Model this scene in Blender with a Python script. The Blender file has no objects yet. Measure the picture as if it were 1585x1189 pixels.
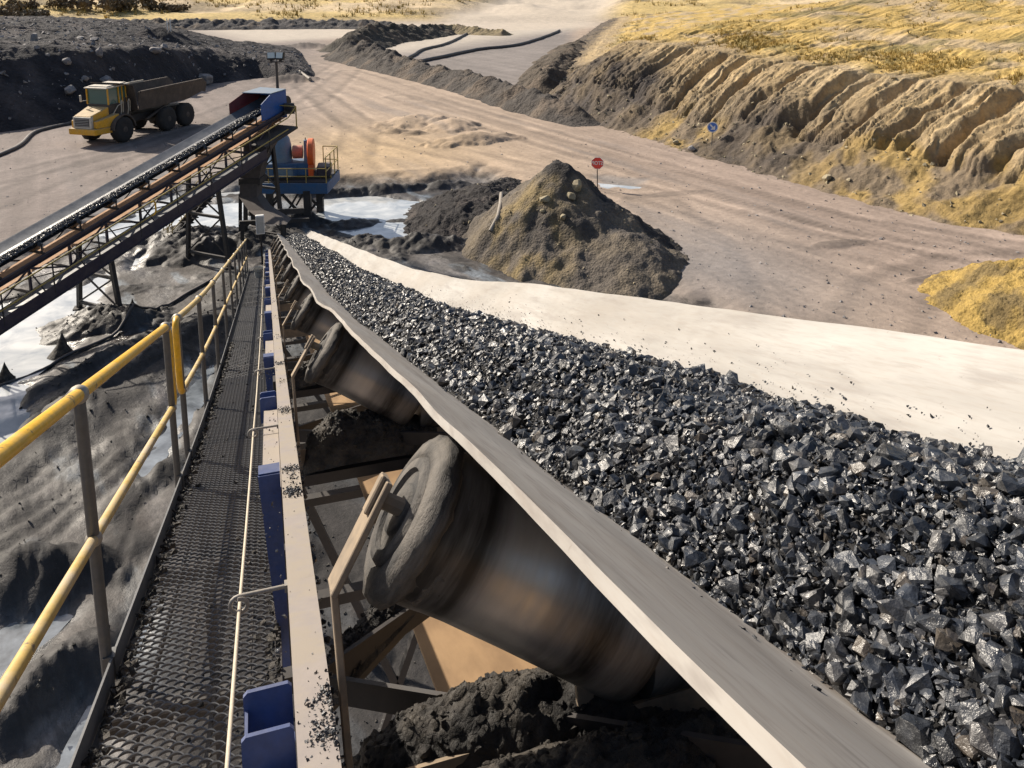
import bpy, bmesh, math, random
import numpy as np
from math import sin, cos, radians, pi, hypot, atan2, sqrt
from mathutils import Vector, Matrix
random.seed(7); RNG = np.random.default_rng(11)
S = bpy.context.scene
COL = S.collection

# ------------------------------------------------------------------ camera, sky, sun, exposure
CAM_H = 10.0; TH = radians(10.5); PSI = atan2(377, 1194); FPX = 1250.0; PX0, PY0 = 792.5, 200.0
cd = bpy.data.cameras.new('camera'); cam = bpy.data.objects.new('camera', cd); COL.objects.link(cam)
cam.location = (0, 0, CAM_H); cam.rotation_euler = (pi/2 - TH, 0, -PSI)
cd.sensor_width = 36; cd.lens = FPX/1585*36; cd.shift_y = -(594.5 - PY0)/1585; cd.clip_start = .05; cd.clip_end = 4000
S.camera = cam
SUN_EL = radians(34); SUN_AZ = radians(-38)          # azimuth measured from +Y towards +X
w = bpy.data.worlds.new('World'); S.world = w; w.use_nodes = True
nt = w.node_tree; nt.nodes.clear()
sky = nt.nodes.new('ShaderNodeTexSky'); sky.sky_type = 'NISHITA'; sky.sun_disc = False
sky.sun_elevation = SUN_EL; sky.sun_rotation = SUN_AZ; sky.air_density = 1.0; sky.dust_density = 2.5; sky.ozone_density = 1.0
bg = nt.nodes.new('ShaderNodeBackground'); bg.inputs[1].default_value = .082
wo = nt.nodes.new('ShaderNodeOutputWorld')
nt.links.new(sky.outputs[0], bg.inputs[0]); nt.links.new(bg.outputs[0], wo.inputs[0])
sl = bpy.data.lights.new('sun', 'SUN'); sl.energy = 5.0; sl.angle = radians(.6); sl.color = (1.0, .90, .76)
so = bpy.data.objects.new('sun', sl); COL.objects.link(so)
sd = Vector((sin(SUN_AZ)*cos(SUN_EL), cos(SUN_AZ)*cos(SUN_EL), sin(SUN_EL)))
so.rotation_euler = (-sd).to_track_quat('-Z', 'Y').to_euler(); so.location = (-40, 60, 60)
S.view_settings.view_transform = 'Standard'; S.view_settings.look = 'None'
S.view_settings.exposure = 0.54; S.view_settings.gamma = 1.0; S.view_settings.use_curve_mapping = False

# ------------------------------------------------------------------ where a sight line meets a level plane (used to survey the place)
def ray(x, y):
    r = x - PX0; d = y - PY0
    down = d*cos(TH) + FPX*sin(TH); fwd = FPX*cos(TH) - d*sin(TH)
    return (r*cos(PSI) + fwd*sin(PSI), -r*sin(PSI) + fwd*cos(PSI), -down)
def gp(x, y, z=0.0):
    v = ray(x, y); t = (z - CAM_H)/v[2]
    return (v[0]*t, v[1]*t)
def gpl(pts, z=0.0): return np.array([gp(x, y, z) for x, y in pts])

# ------------------------------------------------------------------ noise
_P = RNG.permutation(4096)
def vnoise(x, y, seed=0):
    xi = np.floor(x).astype(np.int64); yi = np.floor(y).astype(np.int64)
    fx = x - xi; fy = y - yi
    def h(a, b):
        k = _P[(a + seed*131) & 4095]; k = _P[(k + b + seed*57) & 4095]
        ang = k*(2*pi/4096); return np.cos(ang), np.sin(ang)
    ux = fx*fx*fx*(fx*(fx*6 - 15) + 10); uy = fy*fy*fy*(fy*(fy*6 - 15) + 10)
    g = []
    for dx in (0, 1):
        for dy in (0, 1):
            gx, gy = h(xi + dx, yi + dy); g.append(gx*(fx - dx) + gy*(fy - dy))
    a = g[0] + (g[2] - g[0])*ux; b = g[1] + (g[3] - g[1])*ux
    return 1.5*(a + (b - a)*uy)
def fbm(x, y, oct=4, seed=0, gain=.5, ridge=False):
    x = np.asarray(x, float); y = np.asarray(y, float)
    s = 0; a = 1; n = 0
    for i in range(oct):
        v = vnoise(x, y, seed + i*7)
        if ridge: v = 1 - 2*np.abs(v)
        s = s + a*v; n += a; a *= gain; x = x*2.03 + 17.1; y = y*2.03 - 9.7
    return s/n
def mfbm(mask, x, y, *a, **k):
    """fbm only where the mask is set"""
    o = np.zeros(x.shape)
    if mask.any(): o[mask] = fbm(x[mask], y[mask], *a, **k)
    return o
def sstep(a, b, x):
    t = np.clip((x - a)/(b - a), 0, 1); return t*t*(3 - 2*t)
def polydist(X, Y, poly):
    """signed distance to a polygon, negative inside"""
    poly = np.asarray(poly); n = len(poly); d = np.full(X.shape, 1e9); ins = np.zeros(X.shape, bool)
    for i in range(n):
        a = poly[i]; b = poly[(i+1) % n]; e = b - a
        t = np.clip(((X-a[0])*e[0] + (Y-a[1])*e[1])/(e@e + 1e-9), 0, 1)
        d = np.minimum(d, np.hypot(X-a[0]-t*e[0], Y-a[1]-t*e[1]))
        c = ((a[1] > Y) != (b[1] > Y)); den = (b[1]-a[1]) if abs(b[1]-a[1]) > 1e-9 else 1e-9
        ins ^= c & (X < (b[0]-a[0])*(Y-a[1])/den + a[0])
    return np.where(ins, -d, d)
def linedist(X, Y, pts):
    pts = np.asarray(pts); d = np.full(X.shape, 1e9); u = np.zeros(X.shape); L = 0
    for i in range(len(pts)-1):
        a = pts[i]; b = pts[i+1]; e = b - a; l = hypot(*e)
        t = np.clip(((X-a[0])*e[0] + (Y-a[1])*e[1])/(e@e + 1e-9), 0, 1)
        dd = np.hypot(X-a[0]-t*e[0], Y-a[1]-t*e[1]); m = dd < d
        d = np.where(m, dd, d); u = np.where(m, L + t*l, u); L += l
    return d, u

# ------------------------------------------------------------------ mesh helpers
def mesh_np(name, V, F, mat, parent=None, smooth=True, col=None, wet=None, cull=None):
    V = np.asarray(V, np.float32); F = np.asarray(F, np.int32); k = F.shape[1]
    me = bpy.data.meshes.new(name)
    me.vertices.add(len(V)); me.vertices.foreach_set('co', V.ravel())
    me.loops.add(F.size); me.loops.foreach_set('vertex_index', F.ravel())
    me.polygons.add(len(F)); me.polygons.foreach_set('loop_start', np.arange(0, F.size, k, dtype=np.int32))
    me.polygons.foreach_set('use_smooth', np.full(len(F), smooth))
    if col is not None:
        a = me.attributes.new('tone', 'FLOAT_COLOR', 'POINT')
        c = np.ones((len(V), 4), np.float32); c[:, :3] = col; a.data.foreach_set('color', c.ravel())
    if wet is not None:
        a = me.attributes.new('wet', 'FLOAT', 'POINT'); a.data.foreach_set('value', np.asarray(wet, np.float32).ravel())
    me.update(calc_edges=True); me.validate()
    if mat: me.materials.append(mat)
    o = bpy.data.objects.new(name, me); COL.objects.link(o)
    if parent: o.parent = parent
    return o
def gridfaces(nu, nv, wrap=False):
    i, j = np.meshgrid(np.arange(nu if wrap else nu-1), np.arange(nv-1), indexing='ij')
    i2 = (i+1) % nu
    return np.stack([i*nv+j, i2*nv+j, i2*nv+j+1, i*nv+j+1], -1).reshape(-1, 4)
class MB:
    def __init__(s): s.v = []; s.f = []
    def add(s, v, f):
        n = len(s.v); s.v += [tuple(p) for p in v]; s.f += [tuple(i+n for i in q) for q in f]; return s
    def box(s, c, d, R=None, bev=0):
        c = Vector(c); h = Vector(d)/2
        if bev:
            b = min(bev, min(h)*.8); vs = []; 
            bm = bmesh.new(); bmesh.ops.create_cube(bm, size=1)
            for q in bm.verts: q.co = Vector((q.co.x*d[0], q.co.y*d[1], q.co.z*d[2]))
            bmesh.ops.bevel(bm, geom=bm.edges[:], offset=b, segments=1, affect='EDGES', profile=.5)
            bm.verts.index_update()
            vs = [c + ((R @ q.co) if R else q.co) for q in bm.verts]; fs = [[q.index for q in f.verts] for f in bm.faces]
            bm.free(); return s.add(vs, fs)
        vs = [Vector((x*h.x, y*h.y, z*h.z)) for x in (-1, 1) for y in (-1, 1) for z in (-1, 1)]
        if R: vs = [R @ q for q in vs]
        return s.add([c+q for q in vs], [(0,1,3,2), (4,6,7,5), (0,4,5,1), (2,3,7,6), (0,2,6,4), (1,5,7,3)])
    def bar(s, p0, p1, wd, hg, up=(0, 0, 1), bev=0):
        p0 = Vector(p0); p1 = Vector(p1); z = (p1-p0); L = z.length; z.normalize()
        u = Vector(up); x = u.cross(z)
        if x.length < 1e-4: x = Vector((1, 0, 0)).cross(z)
        x.normalize(); y = z.cross(x)
        return s.box((p0+p1)/2, (wd, hg, L), Matrix((x, y, z)).transposed(), bev)
    def prof(s, pts, a, ux, uy, un, th):
        """flat outline extruded: origin a, axes ux, uy, thickness th along un"""
        a = Vector(a); ux = Vector(ux); uy = Vector(uy); un = Vector(un); n = len(pts)
        v = [a + ux*p[0] + uy*p[1] for p in pts]; v += [q + un*th for q in v]
        f = [tuple(range(n))[::-1], tuple(range(n, 2*n))] + [(i, (i+1) % n, n+(i+1) % n, n+i) for i in range(n)]
        return s.add(v, f)
    def tube(s, pts, r, n=8, cap=True):
        pts = [Vector(p) for p in pts]; m = len(pts); rs = r if isinstance(r, (list, tuple)) else [r]*m
        v = []; prev = None
        for i, p in enumerate(pts):
            t = (pts[min(i+1, m-1)] - pts[max(i-1, 0)]).normalized()
            if prev is None:
                x = t.cross(Vector((0, 0, 1)))
                if x.length < .05: x = t.cross(Vector((1, 0, 0)))
            else: x = prev - t*prev.dot(t)
            x.normalize(); y = t.cross(x); prev = x
            v += [p + (x*cos(2*pi*k/n) + y*sin(2*pi*k/n))*rs[i] for k in range(n)]
        f = [(i*n+k, i*n+(k+1) % n, (i+1)*n+(k+1) % n, (i+1)*n+k) for i in range(m-1) for k in range(n)]
        if cap: f += [tuple(range(n))[::-1], tuple(range((m-1)*n, m*n))]
        return s.add(v, f)
    def lathe(s, prof, a, axis, n=24, jit=None):
        """prof: (distance along axis, radius)"""
        a = Vector(a); ax = Vector(axis).normalized(); x = ax.cross(Vector((0, 1, 0)))
        if x.length < .05: x = ax.cross(Vector((1, 0, 0)))
        x.normalize(); y = ax.cross(x); v = []
        for i, (d, r) in enumerate(prof):
            for k in range(n):
                rr = r + (jit(d, 2*pi*k/n) if jit and r > .05 else 0)
                v.append(a + ax*d + (x*cos(2*pi*k/n) + y*sin(2*pi*k/n))*rr)
        m = len(prof)
        f = [(i*n+k, i*n+(k+1) % n, (i+1)*n+(k+1) % n, (i+1)*n+k) for i in range(m-1) for k in range(n)]
        f += [tuple(range(n))[::-1], tuple(range((m-1)*n, m*n))]
        return s.add(v, f)
    def ball(s, c, r, n=10, m=7, sq=(1, 1, 1)):
        c = Vector(c); v = [c + Vector((0, 0, r*sq[2]))]
        for i in range(1, m):
            a = pi*i/m
            v += [c + Vector((r*sq[0]*sin(a)*cos(2*pi*k/n), r*sq[1]*sin(a)*sin(2*pi*k/n), r*sq[2]*cos(a))) for k in range(n)]
        v.append(c - Vector((0, 0, r*sq[2]))); L = len(v)-1
        f = [(0, 1+k, 1+(k+1) % n) for k in range(n)]
        f += [(1+i*n+k, 1+(i+1)*n+k, 1+(i+1)*n+(k+1) % n, 1+i*n+(k+1) % n) for i in range(m-2) for k in range(n)]
        f += [(L, 1+(m-2)*n+(k+1) % n, 1+(m-2)*n+k) for k in range(n)]
        return s.add(v, f)
    def build(s, name, mat, parent=None, smooth=None):
        me = bpy.data.meshes.new(name); me.from_pydata(s.v, [], s.f)
        bm = bmesh.new(); bm.from_mesh(me); bmesh.ops.recalc_face_normals(bm, faces=bm.faces[:])
        if smooth:
            for f in bm.faces: f.smooth = True
            for e in bm.edges:
                if len(e.link_faces) == 2 and e.calc_face_angle(0) > radians(smooth if smooth > 1 else 40): e.smooth = False
        bm.to_mesh(me); bm.free()
        if isinstance(mat, (list, tuple)):
            for q in mat: me.materials.append(q)
        else: me.materials.append(mat)
        o = bpy.data.objects.new(name, me); COL.objects.link(o)
        if parent: o.parent = parent
        return o
def thing(name, label, cat, loc=(0, 0, 0), group=None, rot=None):
    o = bpy.data.objects.new(name, None); COL.objects.link(o); o.location = loc; o.empty_display_size = .2
    if rot: o.rotation_euler = rot
    return tag(o, label, cat, group)
def tag(o, label, cat, group=None, kind=None):
    o['label'] = label; o['category'] = cat
    if group: o['group'] = group
    if kind: o['kind'] = kind
    return o
def struct(o, label=None):
    o['kind'] = 'structure'
    if label: o['label'] = label
    return o
def copy_tree(o, parent=None):
    c = o.copy(); COL.objects.link(c)
    if parent: c.parent = parent
    for ch in list(o.children): copy_tree(ch, c)
    return c

# ------------------------------------------------------------------ materials
class NB:
    def __init__(s, name):
        s.m = bpy.data.materials.new(name); s.m.use_nodes = True; s.t = s.m.node_tree; s.t.nodes.clear()
        s.o = s.n('OutputMaterial'); s.b = s.n('BsdfPrincipled'); s.l(s.b.outputs[0], s.o.inputs[0])
        s.pos = s.n('NewGeometry').outputs['Position']
    def n(s, k): return s.t.nodes.new('ShaderNode' + k)
    def l(s, a, b): s.t.links.new(a, b)
    def put(s, x, sock):
        if isinstance(x, (int, float)): sock.default_value = x
        elif isinstance(x, tuple): sock.default_value = x if len(x) == 4 else (*x, 1) if sock.type == 'RGBA' else x
        else: s.l(x, sock)
    def noise(s, sc, det=4, rough=.55, st=(1, 1, 1), dist=0, vec=None):
        mp = s.n('Mapping'); mp.inputs['Scale'].default_value = st; s.l(vec or s.pos, mp.inputs[0])
        q = s.n('TexNoise'); q.inputs['Scale'].default_value = sc; q.inputs['Detail'].default_value = det
        q.inputs['Roughness'].default_value = rough; q.inputs['Distortion'].default_value = dist
        s.l(mp.outputs[0], q.inputs['Vector']); return q.outputs[0]
    def voro(s, sc, feat='F1', out=0):
        q = s.n('TexVoronoi'); q.inputs['Scale'].default_value = sc; q.feature = feat; s.l(s.pos, q.inputs['Vector']); return q.outputs[out]
    def ramp(s, x, a, b, lo=0., hi=1.):
        q = s.n('MapRange'); q.inputs[1].default_value = a; q.inputs[2].default_value = b
        q.inputs[3].default_value = lo; q.inputs[4].default_value = hi; s.l(x, q.inputs[0]); return q.outputs[0]
    def mix(s, f, a, b, mode='MIX'):
        q = s.n('Mix'); q.data_type = 'RGBA'; q.blend_type = mode; s.put(f, q.inputs[0]); s.put(a, q.inputs[6]); s.put(b, q.inputs[7]); return q.outputs[2]
    def math(s, op, a, b=0.):
        q = s.n('Math'); q.operation = op; s.put(a, q.inputs[0]); s.put(b, q.inputs[1]); return q.outputs[0]
    def bump(s, h, st=.5, d=.02, prev=None):
        q = s.n('Bump'); q.inputs['Strength'].default_value = st; q.inputs['Distance'].default_value = d; s.l(h, q.inputs['Height'])
        if prev: s.l(prev, q.inputs['Normal'])
        return q.outputs[0]
    def fin(s, color, rough=.7, metal=0., normal=None, spec=None):
        s.put(color, s.b.inputs['Base Color']); s.put(rough, s.b.inputs['Roughness']); s.put(metal, s.b.inputs['Metallic'])
        if normal: s.l(normal, s.b.inputs['Normal'])
        if spec is not None: s.put(spec, s.b.inputs['Specular IOR Level'])
        return s.m
    def attr(s, nm, out):
        q = s.n('Attribute'); q.attribute_name = nm; return q.outputs[out]
def paint(name, c, dust=(.26, .21, .16), amt=.5, rough=.5, metal=0., sc=6., rust=None, bump=.15, up=.35, rt=.55):
    """painted or bare metal with blotchy dust, more of it on faces that look up"""
    b = NB(name); n1 = b.noise(sc, 6, .65); n2 = b.noise(sc*5, 4, .6)
    geo = b.n('NewGeometry'); sx = b.n('SeparateXYZ'); b.l(geo.outputs['Normal'], sx.inputs[0])
    upf = b.ramp(sx.outputs[2], .2, .95, 0, up)
    f = b.math('ADD', b.ramp(n1, .42, .68, 0, amt), upf); f = b.math('MINIMUM', b.math('MULTIPLY', f, b.ramp(n2, .2, .6, .7, 1.1)), .95)
    base = b.mix(b.ramp(n2, .3, .7), tuple(x*.82 for x in c), tuple(min(1, x*1.12) for x in c))
    if rust: base = b.mix(b.ramp(b.noise(sc*1.7, 5, .7), rt, rt+.06), base, rust)
    colr = b.mix(f, base, dust)
    return b.fin(colr, b.math('ADD', b.math('MULTIPLY', f, .35), rough), metal, b.bump(n2, bump, .004))
def terrain_mat(name, fine=9., bumpd=.06, var=.5, st=(1, 1, 1), rock=0., streak=0.):
    b = NB(name); tone = b.attr('tone', 'Color'); wet = b.attr('wet', 'Fac')
    n1 = b.noise(fine, 8, .68, st); n2 = b.noise(fine*.16, 6, .62, st); n3 = b.noise(fine*6, 3, .6)
    k = b.math('ADD', b.math('MULTIPLY', n1, .62), b.math('MULTIPLY', n2, .38))
    mul = b.ramp(k, .32, .68, 1-var, 1+var)
    cb = b.n('CombineColor'); [b.l(mul, cb.inputs[i]) for i in range(3)]
    c = b.mix(1., tone, cb.outputs[0], 'MULTIPLY')
    if streak:
        mp = b.n('Mapping'); mp.inputs['Rotation'].default_value = (0, 0, radians(-24)); b.l(b.pos, mp.inputs[0])
        s1 = b.noise(1.4, 8, .7, (2.6, .55, 1), 1.2, mp.outputs[0]); s2 = b.noise(5., 6, .7, (1.6, .6, 1), .8, mp.outputs[0])
        c = b.mix(b.ramp(s1, .47, .58, 0, streak), c, (.018, .017, .017)); c = b.mix(b.ramp(s2, .52, .62, 0, streak*.8), c, (.02, .019, .019)); c = b.mix(b.ramp(s2, .40, .34, 0, .6), c, b.mix(1., tone, (1.55, 1.6, 1.68), 'MULTIPLY'))
    sp = b.voro(fine*3.1); c = b.mix(b.ramp(sp, .10, .02, 0, .45), c, b.mix(.5, c, (.55, .48, .38)))
    dk = b.ramp(b.noise(fine*2.3, 4, .7), .62, .74, 0, .55); c = b.mix(dk, c, b.mix(.75, c, (.012, .011, .012)))
    r = b.math('SUBTRACT', .93, b.math('MULTIPLY', wet, b.ramp(n2, .35, .65, .45, .82)))
    h = b.math('ADD', b.math('MULTIPLY', n1, 1.0), b.math('MULTIPLY', n3, .18))
    if rock: h = b.math('ADD', h, b.math('MULTIPLY', b.voro(fine*1.3), -rock))
    return b.fin(c, r, 0, b.bump(h, .8, bumpd), .4)

M = {}
M['mud'] = terrain_mat('wet mud', 7., .035, .42, streak=.45)
M['road'] = terrain_mat('packed dirt', 3.6, .045, .27)
M['hill'] = terrain_mat('eroded clay', 4.0, .16, .38)
M['bank'] = terrain_mat('coal rubble', 3.4, .22, .55, rock=.5)
M['heap'] = terrain_mat('spoil', 8., .10, .5, rock=.5)
M['far'] = terrain_mat('dry grass slope', 1.1, .5, .5)
b = NB('slurry'); n = b.noise(.9, 6, .6, (1, 1, 1), .6); n2 = b.noise(5, 5, .6)
M['slurry'] = b.fin(b.mix(b.ramp(n, .35, .65), (.30, .33, .36), (.62, .63, .62)), b.ramp(n2, .3, .7, .03, .14), 0, b.bump(n2, .05, .02), .8)  # pale base colour holds milky slurry plus the bright sky it mirrors
b = NB('grey water'); n = b.noise(1.6, 6, .6, (1, 1, 1), .6); n2 = b.noise(7, 5, .6)
M['greywater'] = b.fin(b.mix(b.ramp(n, .35, .65), (.075, .085, .095), (.24, .27, .30)), b.ramp(n2, .3, .7, .04, .2), 0, b.bump(n2, .08, .02), .8)
b = NB('coal'); n = b.noise(55, 5, .7); n2 = b.noise(14, 4, .6); v = b.voro(70)
isl = b.n('NewGeometry').outputs['Random Per Island']; c = b.mix(b.ramp(n2, .42, .72), (.012, .014, .018), (.052, .060, .076)); c = b.mix(b.ramp(isl, .80, .97, 0, .85), c, (.075, .074, .076)); c = b.mix(b.ramp(isl, .10, .03, 0, .6), c, (.10, .078, .055))
M['coal'] = b.fin(c, b.ramp(n, .36, .66, .22, .58), 0, b.bump(b.math('ADD', n, b.math('MULTIPLY', v, .6)), .6, .006), .8)
b = NB('coal fines'); n = b.noise(45, 6, .7); n2 = b.noise(9, 4, .6); v = b.voro(38)
M['fines'] = b.fin(b.mix(b.ramp(n2, .4, .68), (.016, .015, .015), (.085, .074, .062)), b.ramp(n, .3, .7, .45, .85), 0, b.bump(b.math('ADD', n, b.math('MULTIPLY', v, -.8)), .9, .02), .4)
b = NB('belt rubber'); sx = b.n('SeparateXYZ'); b.l(b.pos, sx.inputs[0])
n = b.noise(26, 6, .6, (1, .035, .3)); n2 = b.noise(7, 5, .6, (1, .08, .3)); n3 = b.noise(3, 4, .6); n4 = b.noise(90, 3, .6, (1, .06, .3))
left = b.ramp(sx.outputs[0], .75, 1.0, 1, 0)
c = b.mix(b.ramp(n2, .35, .65), (.27, .256, .236), (.40, .385, .36)); c = b.mix(b.math('MULTIPLY', b.ramp(n, .54, .66, .12, .75), b.ramp(left, 0, 1, .6, 1)), c, (.17, .148, .135)); c = b.mix(b.ramp(n3, .55, .72, 0, .3), c, (.43, .42, .395))
c = b.mix(b.math('MULTIPLY', b.ramp(n4, .52, .7, 0, .5), b.ramp(left, 0, 1, .35, 1)), c, (.13, .115, .11))
n5 = b.noise(1.1, 6, .6, (1.6, .5, 1)); c = b.mix(b.ramp(n5, .45, .7, 0, .45), c, (.27, .225, .175)); n6 = b.noise(160, 3, .6, (1, .03, .25)); c = b.mix(b.ramp(n6, .5, .7, 0, .28), c, (.24, .20, .165))
n7 = b.noise(34, 5, .65); c = b.mix(b.ramp(n7, .66, .74, 0, .5), c, (.15, .125, .105))
c = b.mix(b.math('MULTIPLY', left, .12), c, (.17, .145, .14))
M['belt'] = b.fin(c, .55, 0, b.bump(n, .12, .004), .35)
M['belt_dark'] = paint('wet belt rubber', (.05, .06, .075), (.14, .15, .17), .5, .35, 0, 3, up=.3)
b = NB('return belt'); n = b.noise(8, 5, .6, (1, .15, 1))
M['belt_ret'] = b.fin(b.mix(b.ramp(n, .35, .65), (.20, .125, .065), (.31, .20, .105)), .6)
M['belt_orange'] = paint('rusty return belt', (.42, .20, .075), (.36, .22, .12), .5, .6, 0, 3)
M['cream'] = paint('dusty stringer paint', (.22, .20, .225), (.275, .238, .195), .75, .5, 0, 5, up=.6, rust=(.10, .085, .07), rt=.64)
M['blue'] = paint('blue steel', (.016, .055, .21), (.16, .15, .15), .18, .38, 0, 9, up=.25)
M['yellow'] = paint('yellow rail paint', (.80, .44, .008), (.42, .34, .22), .35, .32, 0, 7, up=.0, rust=(.10, .06, .03), rt=.63)
M['yellow_worn'] = paint('faded yellow rail', (.52, .35, .09), (.42, .35, .25), .9, .5, 0, 5, up=.1, rust=(.12, .075, .04), rt=.60)
M['galv'] = paint('dirty galvanised pipe', (.10, .105, .11), (.16, .14, .11), .5, .42, .3, 8, up=.1)
M['ballm'] = paint('grey rail ball', (.30, .29, .27), (.34, .29, .22), .6, .4, .3, 20, up=.2)
M['grate'] = paint('dark grating steel', (.12, .125, .135), (.16, .155, .15), .4, .42, .0, 12, up=.2)
M['rod'] = paint('pale rope', (.52, .46, .36), (.40, .34, .26), .4, .6, 0, 20, up=.1)
M['eye'] = paint('grey eye bolt', (.20, .20, .20), (.32, .28, .23), .5, .45, .3, 20)
M['roll'] = None
def ringvec(b):
    tc = b.n('TexCoord'); mp = b.n('Mapping'); mp.inputs['Rotation'].default_value = (0, radians(-35), 0); b.l(tc.outputs['Object'], mp.inputs[0]); return mp.outputs[0]
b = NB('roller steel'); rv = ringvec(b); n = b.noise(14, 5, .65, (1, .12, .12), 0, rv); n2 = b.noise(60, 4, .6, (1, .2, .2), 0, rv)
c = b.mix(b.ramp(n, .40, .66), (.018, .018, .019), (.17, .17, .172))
sr = b.n('SeparateXYZ'); b.l(rv, sr.inputs[0]); sheen = b.math('MULTIPLY', b.ramp(sr.outputs[0], .655, .745, 0, 1), b.ramp(sr.outputs[0], .80, .93, 1, 0)); sheen = b.math('MULTIPLY', sheen, b.ramp(n, .3, .6, .75, 1))  # painted highlight: pale band across the roller where its sheen shows
c = b.mix(sheen, c, (.50, .50, .50))
M['roll'] = b.fin(c, b.ramp(n2, .3, .7, .32, .46), b.ramp(sheen, 0, 1, .3, .75), b.bump(n2, .15, .004))
b = NB('caked mud'); rv = ringvec(b); n = b.noise(40, 6, .7, (1, .22, .22), .3, rv); n2 = b.noise(22, 5, .65, (1, .18, .18), .2, rv); n3 = b.noise(35, 5, .7)
M['cake'] = b.fin(b.mix(b.ramp(n2, .42, .62), (.030, .029, .029), (.125, .112, .098)), .8, 0, b.bump(b.math('ADD', n, b.math('MULTIPLY', n3, .5)), .8, .012))
M['bracket'] = paint('dusty idler bracket', (.16, .13, .10), (.34, .26, .175), .85, .6, 0, 7, up=.5)
M['dark'] = paint('dark steel', (.022, .022, .024), (.07, .06, .055), .55, .55, 0, 6, up=.3)
M['purple'] = paint('purple-grey steel', (.038, .031, .052), (.11, .09, .085), .5, .5, 0, 4, up=.4)
M['railfar'] = paint('thin yellow rail', (.42, .30, .06), (.30, .25, .16), .6, .5, 0, 5, up=.1)
M['bluebox'] = paint('bright blue hood', (.018, .10, .36), (.10, .12, .16), .25, .4, 0, 3, up=.5)
M['maroon'] = paint('maroon hood lining', (.13, .022, .030), (.12, .08, .07), .4, .6, 0, 3)
M['mblue'] = paint('blue machine paint', (.028, .11, .26), (.10, .12, .15), .35, .42, 0, 4, up=.5)
M['mblue2'] = paint('pale blue machine paint', (.12, .21, .32), (.20, .21, .22), .4, .42, 0, 4, up=.4)
M['orange'] = paint('orange guard paint', (.85, .13, .02), (.45, .20, .10), .3, .4, 0, 4, up=.3)
M['salmon'] = paint('salmon motor paint', (.60, .17, .11), (.40, .25, .18), .4, .45, 0, 4, up=.3)
M['chute'] = paint('rusty chute plate', (.060, .050, .046), (.13, .11, .10), .6, .65, 0, 3)
M['white'] = paint('white enamel', (.78, .78, .76), (.5, .46, .4), .2, .4, 0, 6)
M['greyb'] = paint('grey plastic', (.42, .42, .40), (.30, .27, .23), .4, .5, 0, 6)
M['ty'] = paint('yellow truck paint', (.70, .36, .015), (.36, .28, .17), .35, .4, 0, 2.5, up=.75)
M['tg'] = paint('dusty truck body', (.045, .038, .034), (.15, .12, .10), .6, .65, 0, 2, up=.5)
M['tyre'] = paint('tyre rubber', (.018, .018, .019), (.07, .06, .052), .5, .8, 0, 4, up=.3)
M['cabw'] = paint('pale cab roof', (.55, .52, .45), (.45, .38, .30), .4, .5, 0, 3)
b = NB('cab glass'); M['glass'] = b.fin((.05, .13, .12), .06, 0, None, .8)
b = NB('lamp glass'); M['lamp'] = b.fin((.55, .62, .62), .12, 0, None, .8)
b = NB('coal bed'); n = b.noise(60, 6, .7); M['coalbed'] = b.fin(b.mix(b.ramp(n, .4, .65), (.008, .008, .009), (.035, .035, .037)), .8, 0, b.bump(n, .9, .012), .3)
M['stone'] = None
b = NB('grey boulder'); n = b.noise(2.5, 6, .6)
M['stone'] = b.fin(b.mix(b.ramp(n, .35, .65), (.12, .115, .12), (.30, .28, .27)), .85, 0, b.bump(n, .6, .08))
b = NB('tan boulder'); n = b.noise(5, 6, .6)
M['stone_tan'] = b.fin(b.mix(b.ramp(n, .35, .65), (.20, .165, .10), (.36, .31, .21)), .85, 0, b.bump(n, .5, .04))
M['hose'] = paint('black hose', (.03, .03, .032), (.17, .15, .14), .5, .5, 0, 3, up=.45)
M['hose_pale'] = paint('pale hose', (.26, .24, .21), (.24, .20, .16), .4, .6, 0, 5)
M['red'] = paint('red sign face', (.80, .07, .05), (.5, .2, .15), .12, .4, 0, 3, up=0)
M['signblue'] = paint('blue sign face', (.04, .17, .60), (.2, .2, .25), .1, .4, 0, 3, up=0)
b = NB('dry grass'); n = b.noise(.5, 4, .6)
M['grass'] = b.fin(b.mix(b.ramp(n, .35, .65), (.22, .17, .05), (.48, .34, .10)), .8)
b = NB('dark bush leaves'); n = b.noise(.8, 4, .6)
M['bush'] = b.fin(b.mix(b.ramp(n, .35, .65), (.10, .075, .045), (.21, .155, .09)), .8)

# ------------------------------------------------------------------ the pit floor: one sheet, split into ground, road and far hills
MUDZ = -.40
azd = np.concatenate([np.arange(-180, -34, 4.), np.arange(-34, 66, .125), np.arange(66, 180, 4.)])
dep = np.concatenate([np.linspace(1.9, .46, 250), np.linspace(.46, .16, 470)[1:], np.linspace(.16, .026, 170)[1:]])
rr = np.concatenate([[.5, 2, 3.5], CAM_H/dep, [470, 600, 900, 1500, 2600]])
A, R = np.meshgrid(np.radians(azd), rr, indexing='ij')
GX = R*np.sin(A); GY = R*np.cos(A); sh = GX.shape
mudpoly = gpl([(-500, 500), (0, 428), (130, 350), (260, 298), (400, 285), (520, 286), (660, 282), (745, 266), (800, 300), (900, 330), (1060, 468), (1120, 500), (1250, 760), (1400, 1500), (-900, 1500)], MUDZ)
warp = fbm(GX*.35, GY*.35, 4, 3)*1.3
md = polydist(GX, GY, mudpoly) + warp*.9
mud = 1 - sstep(-.8, .7, md)
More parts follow.
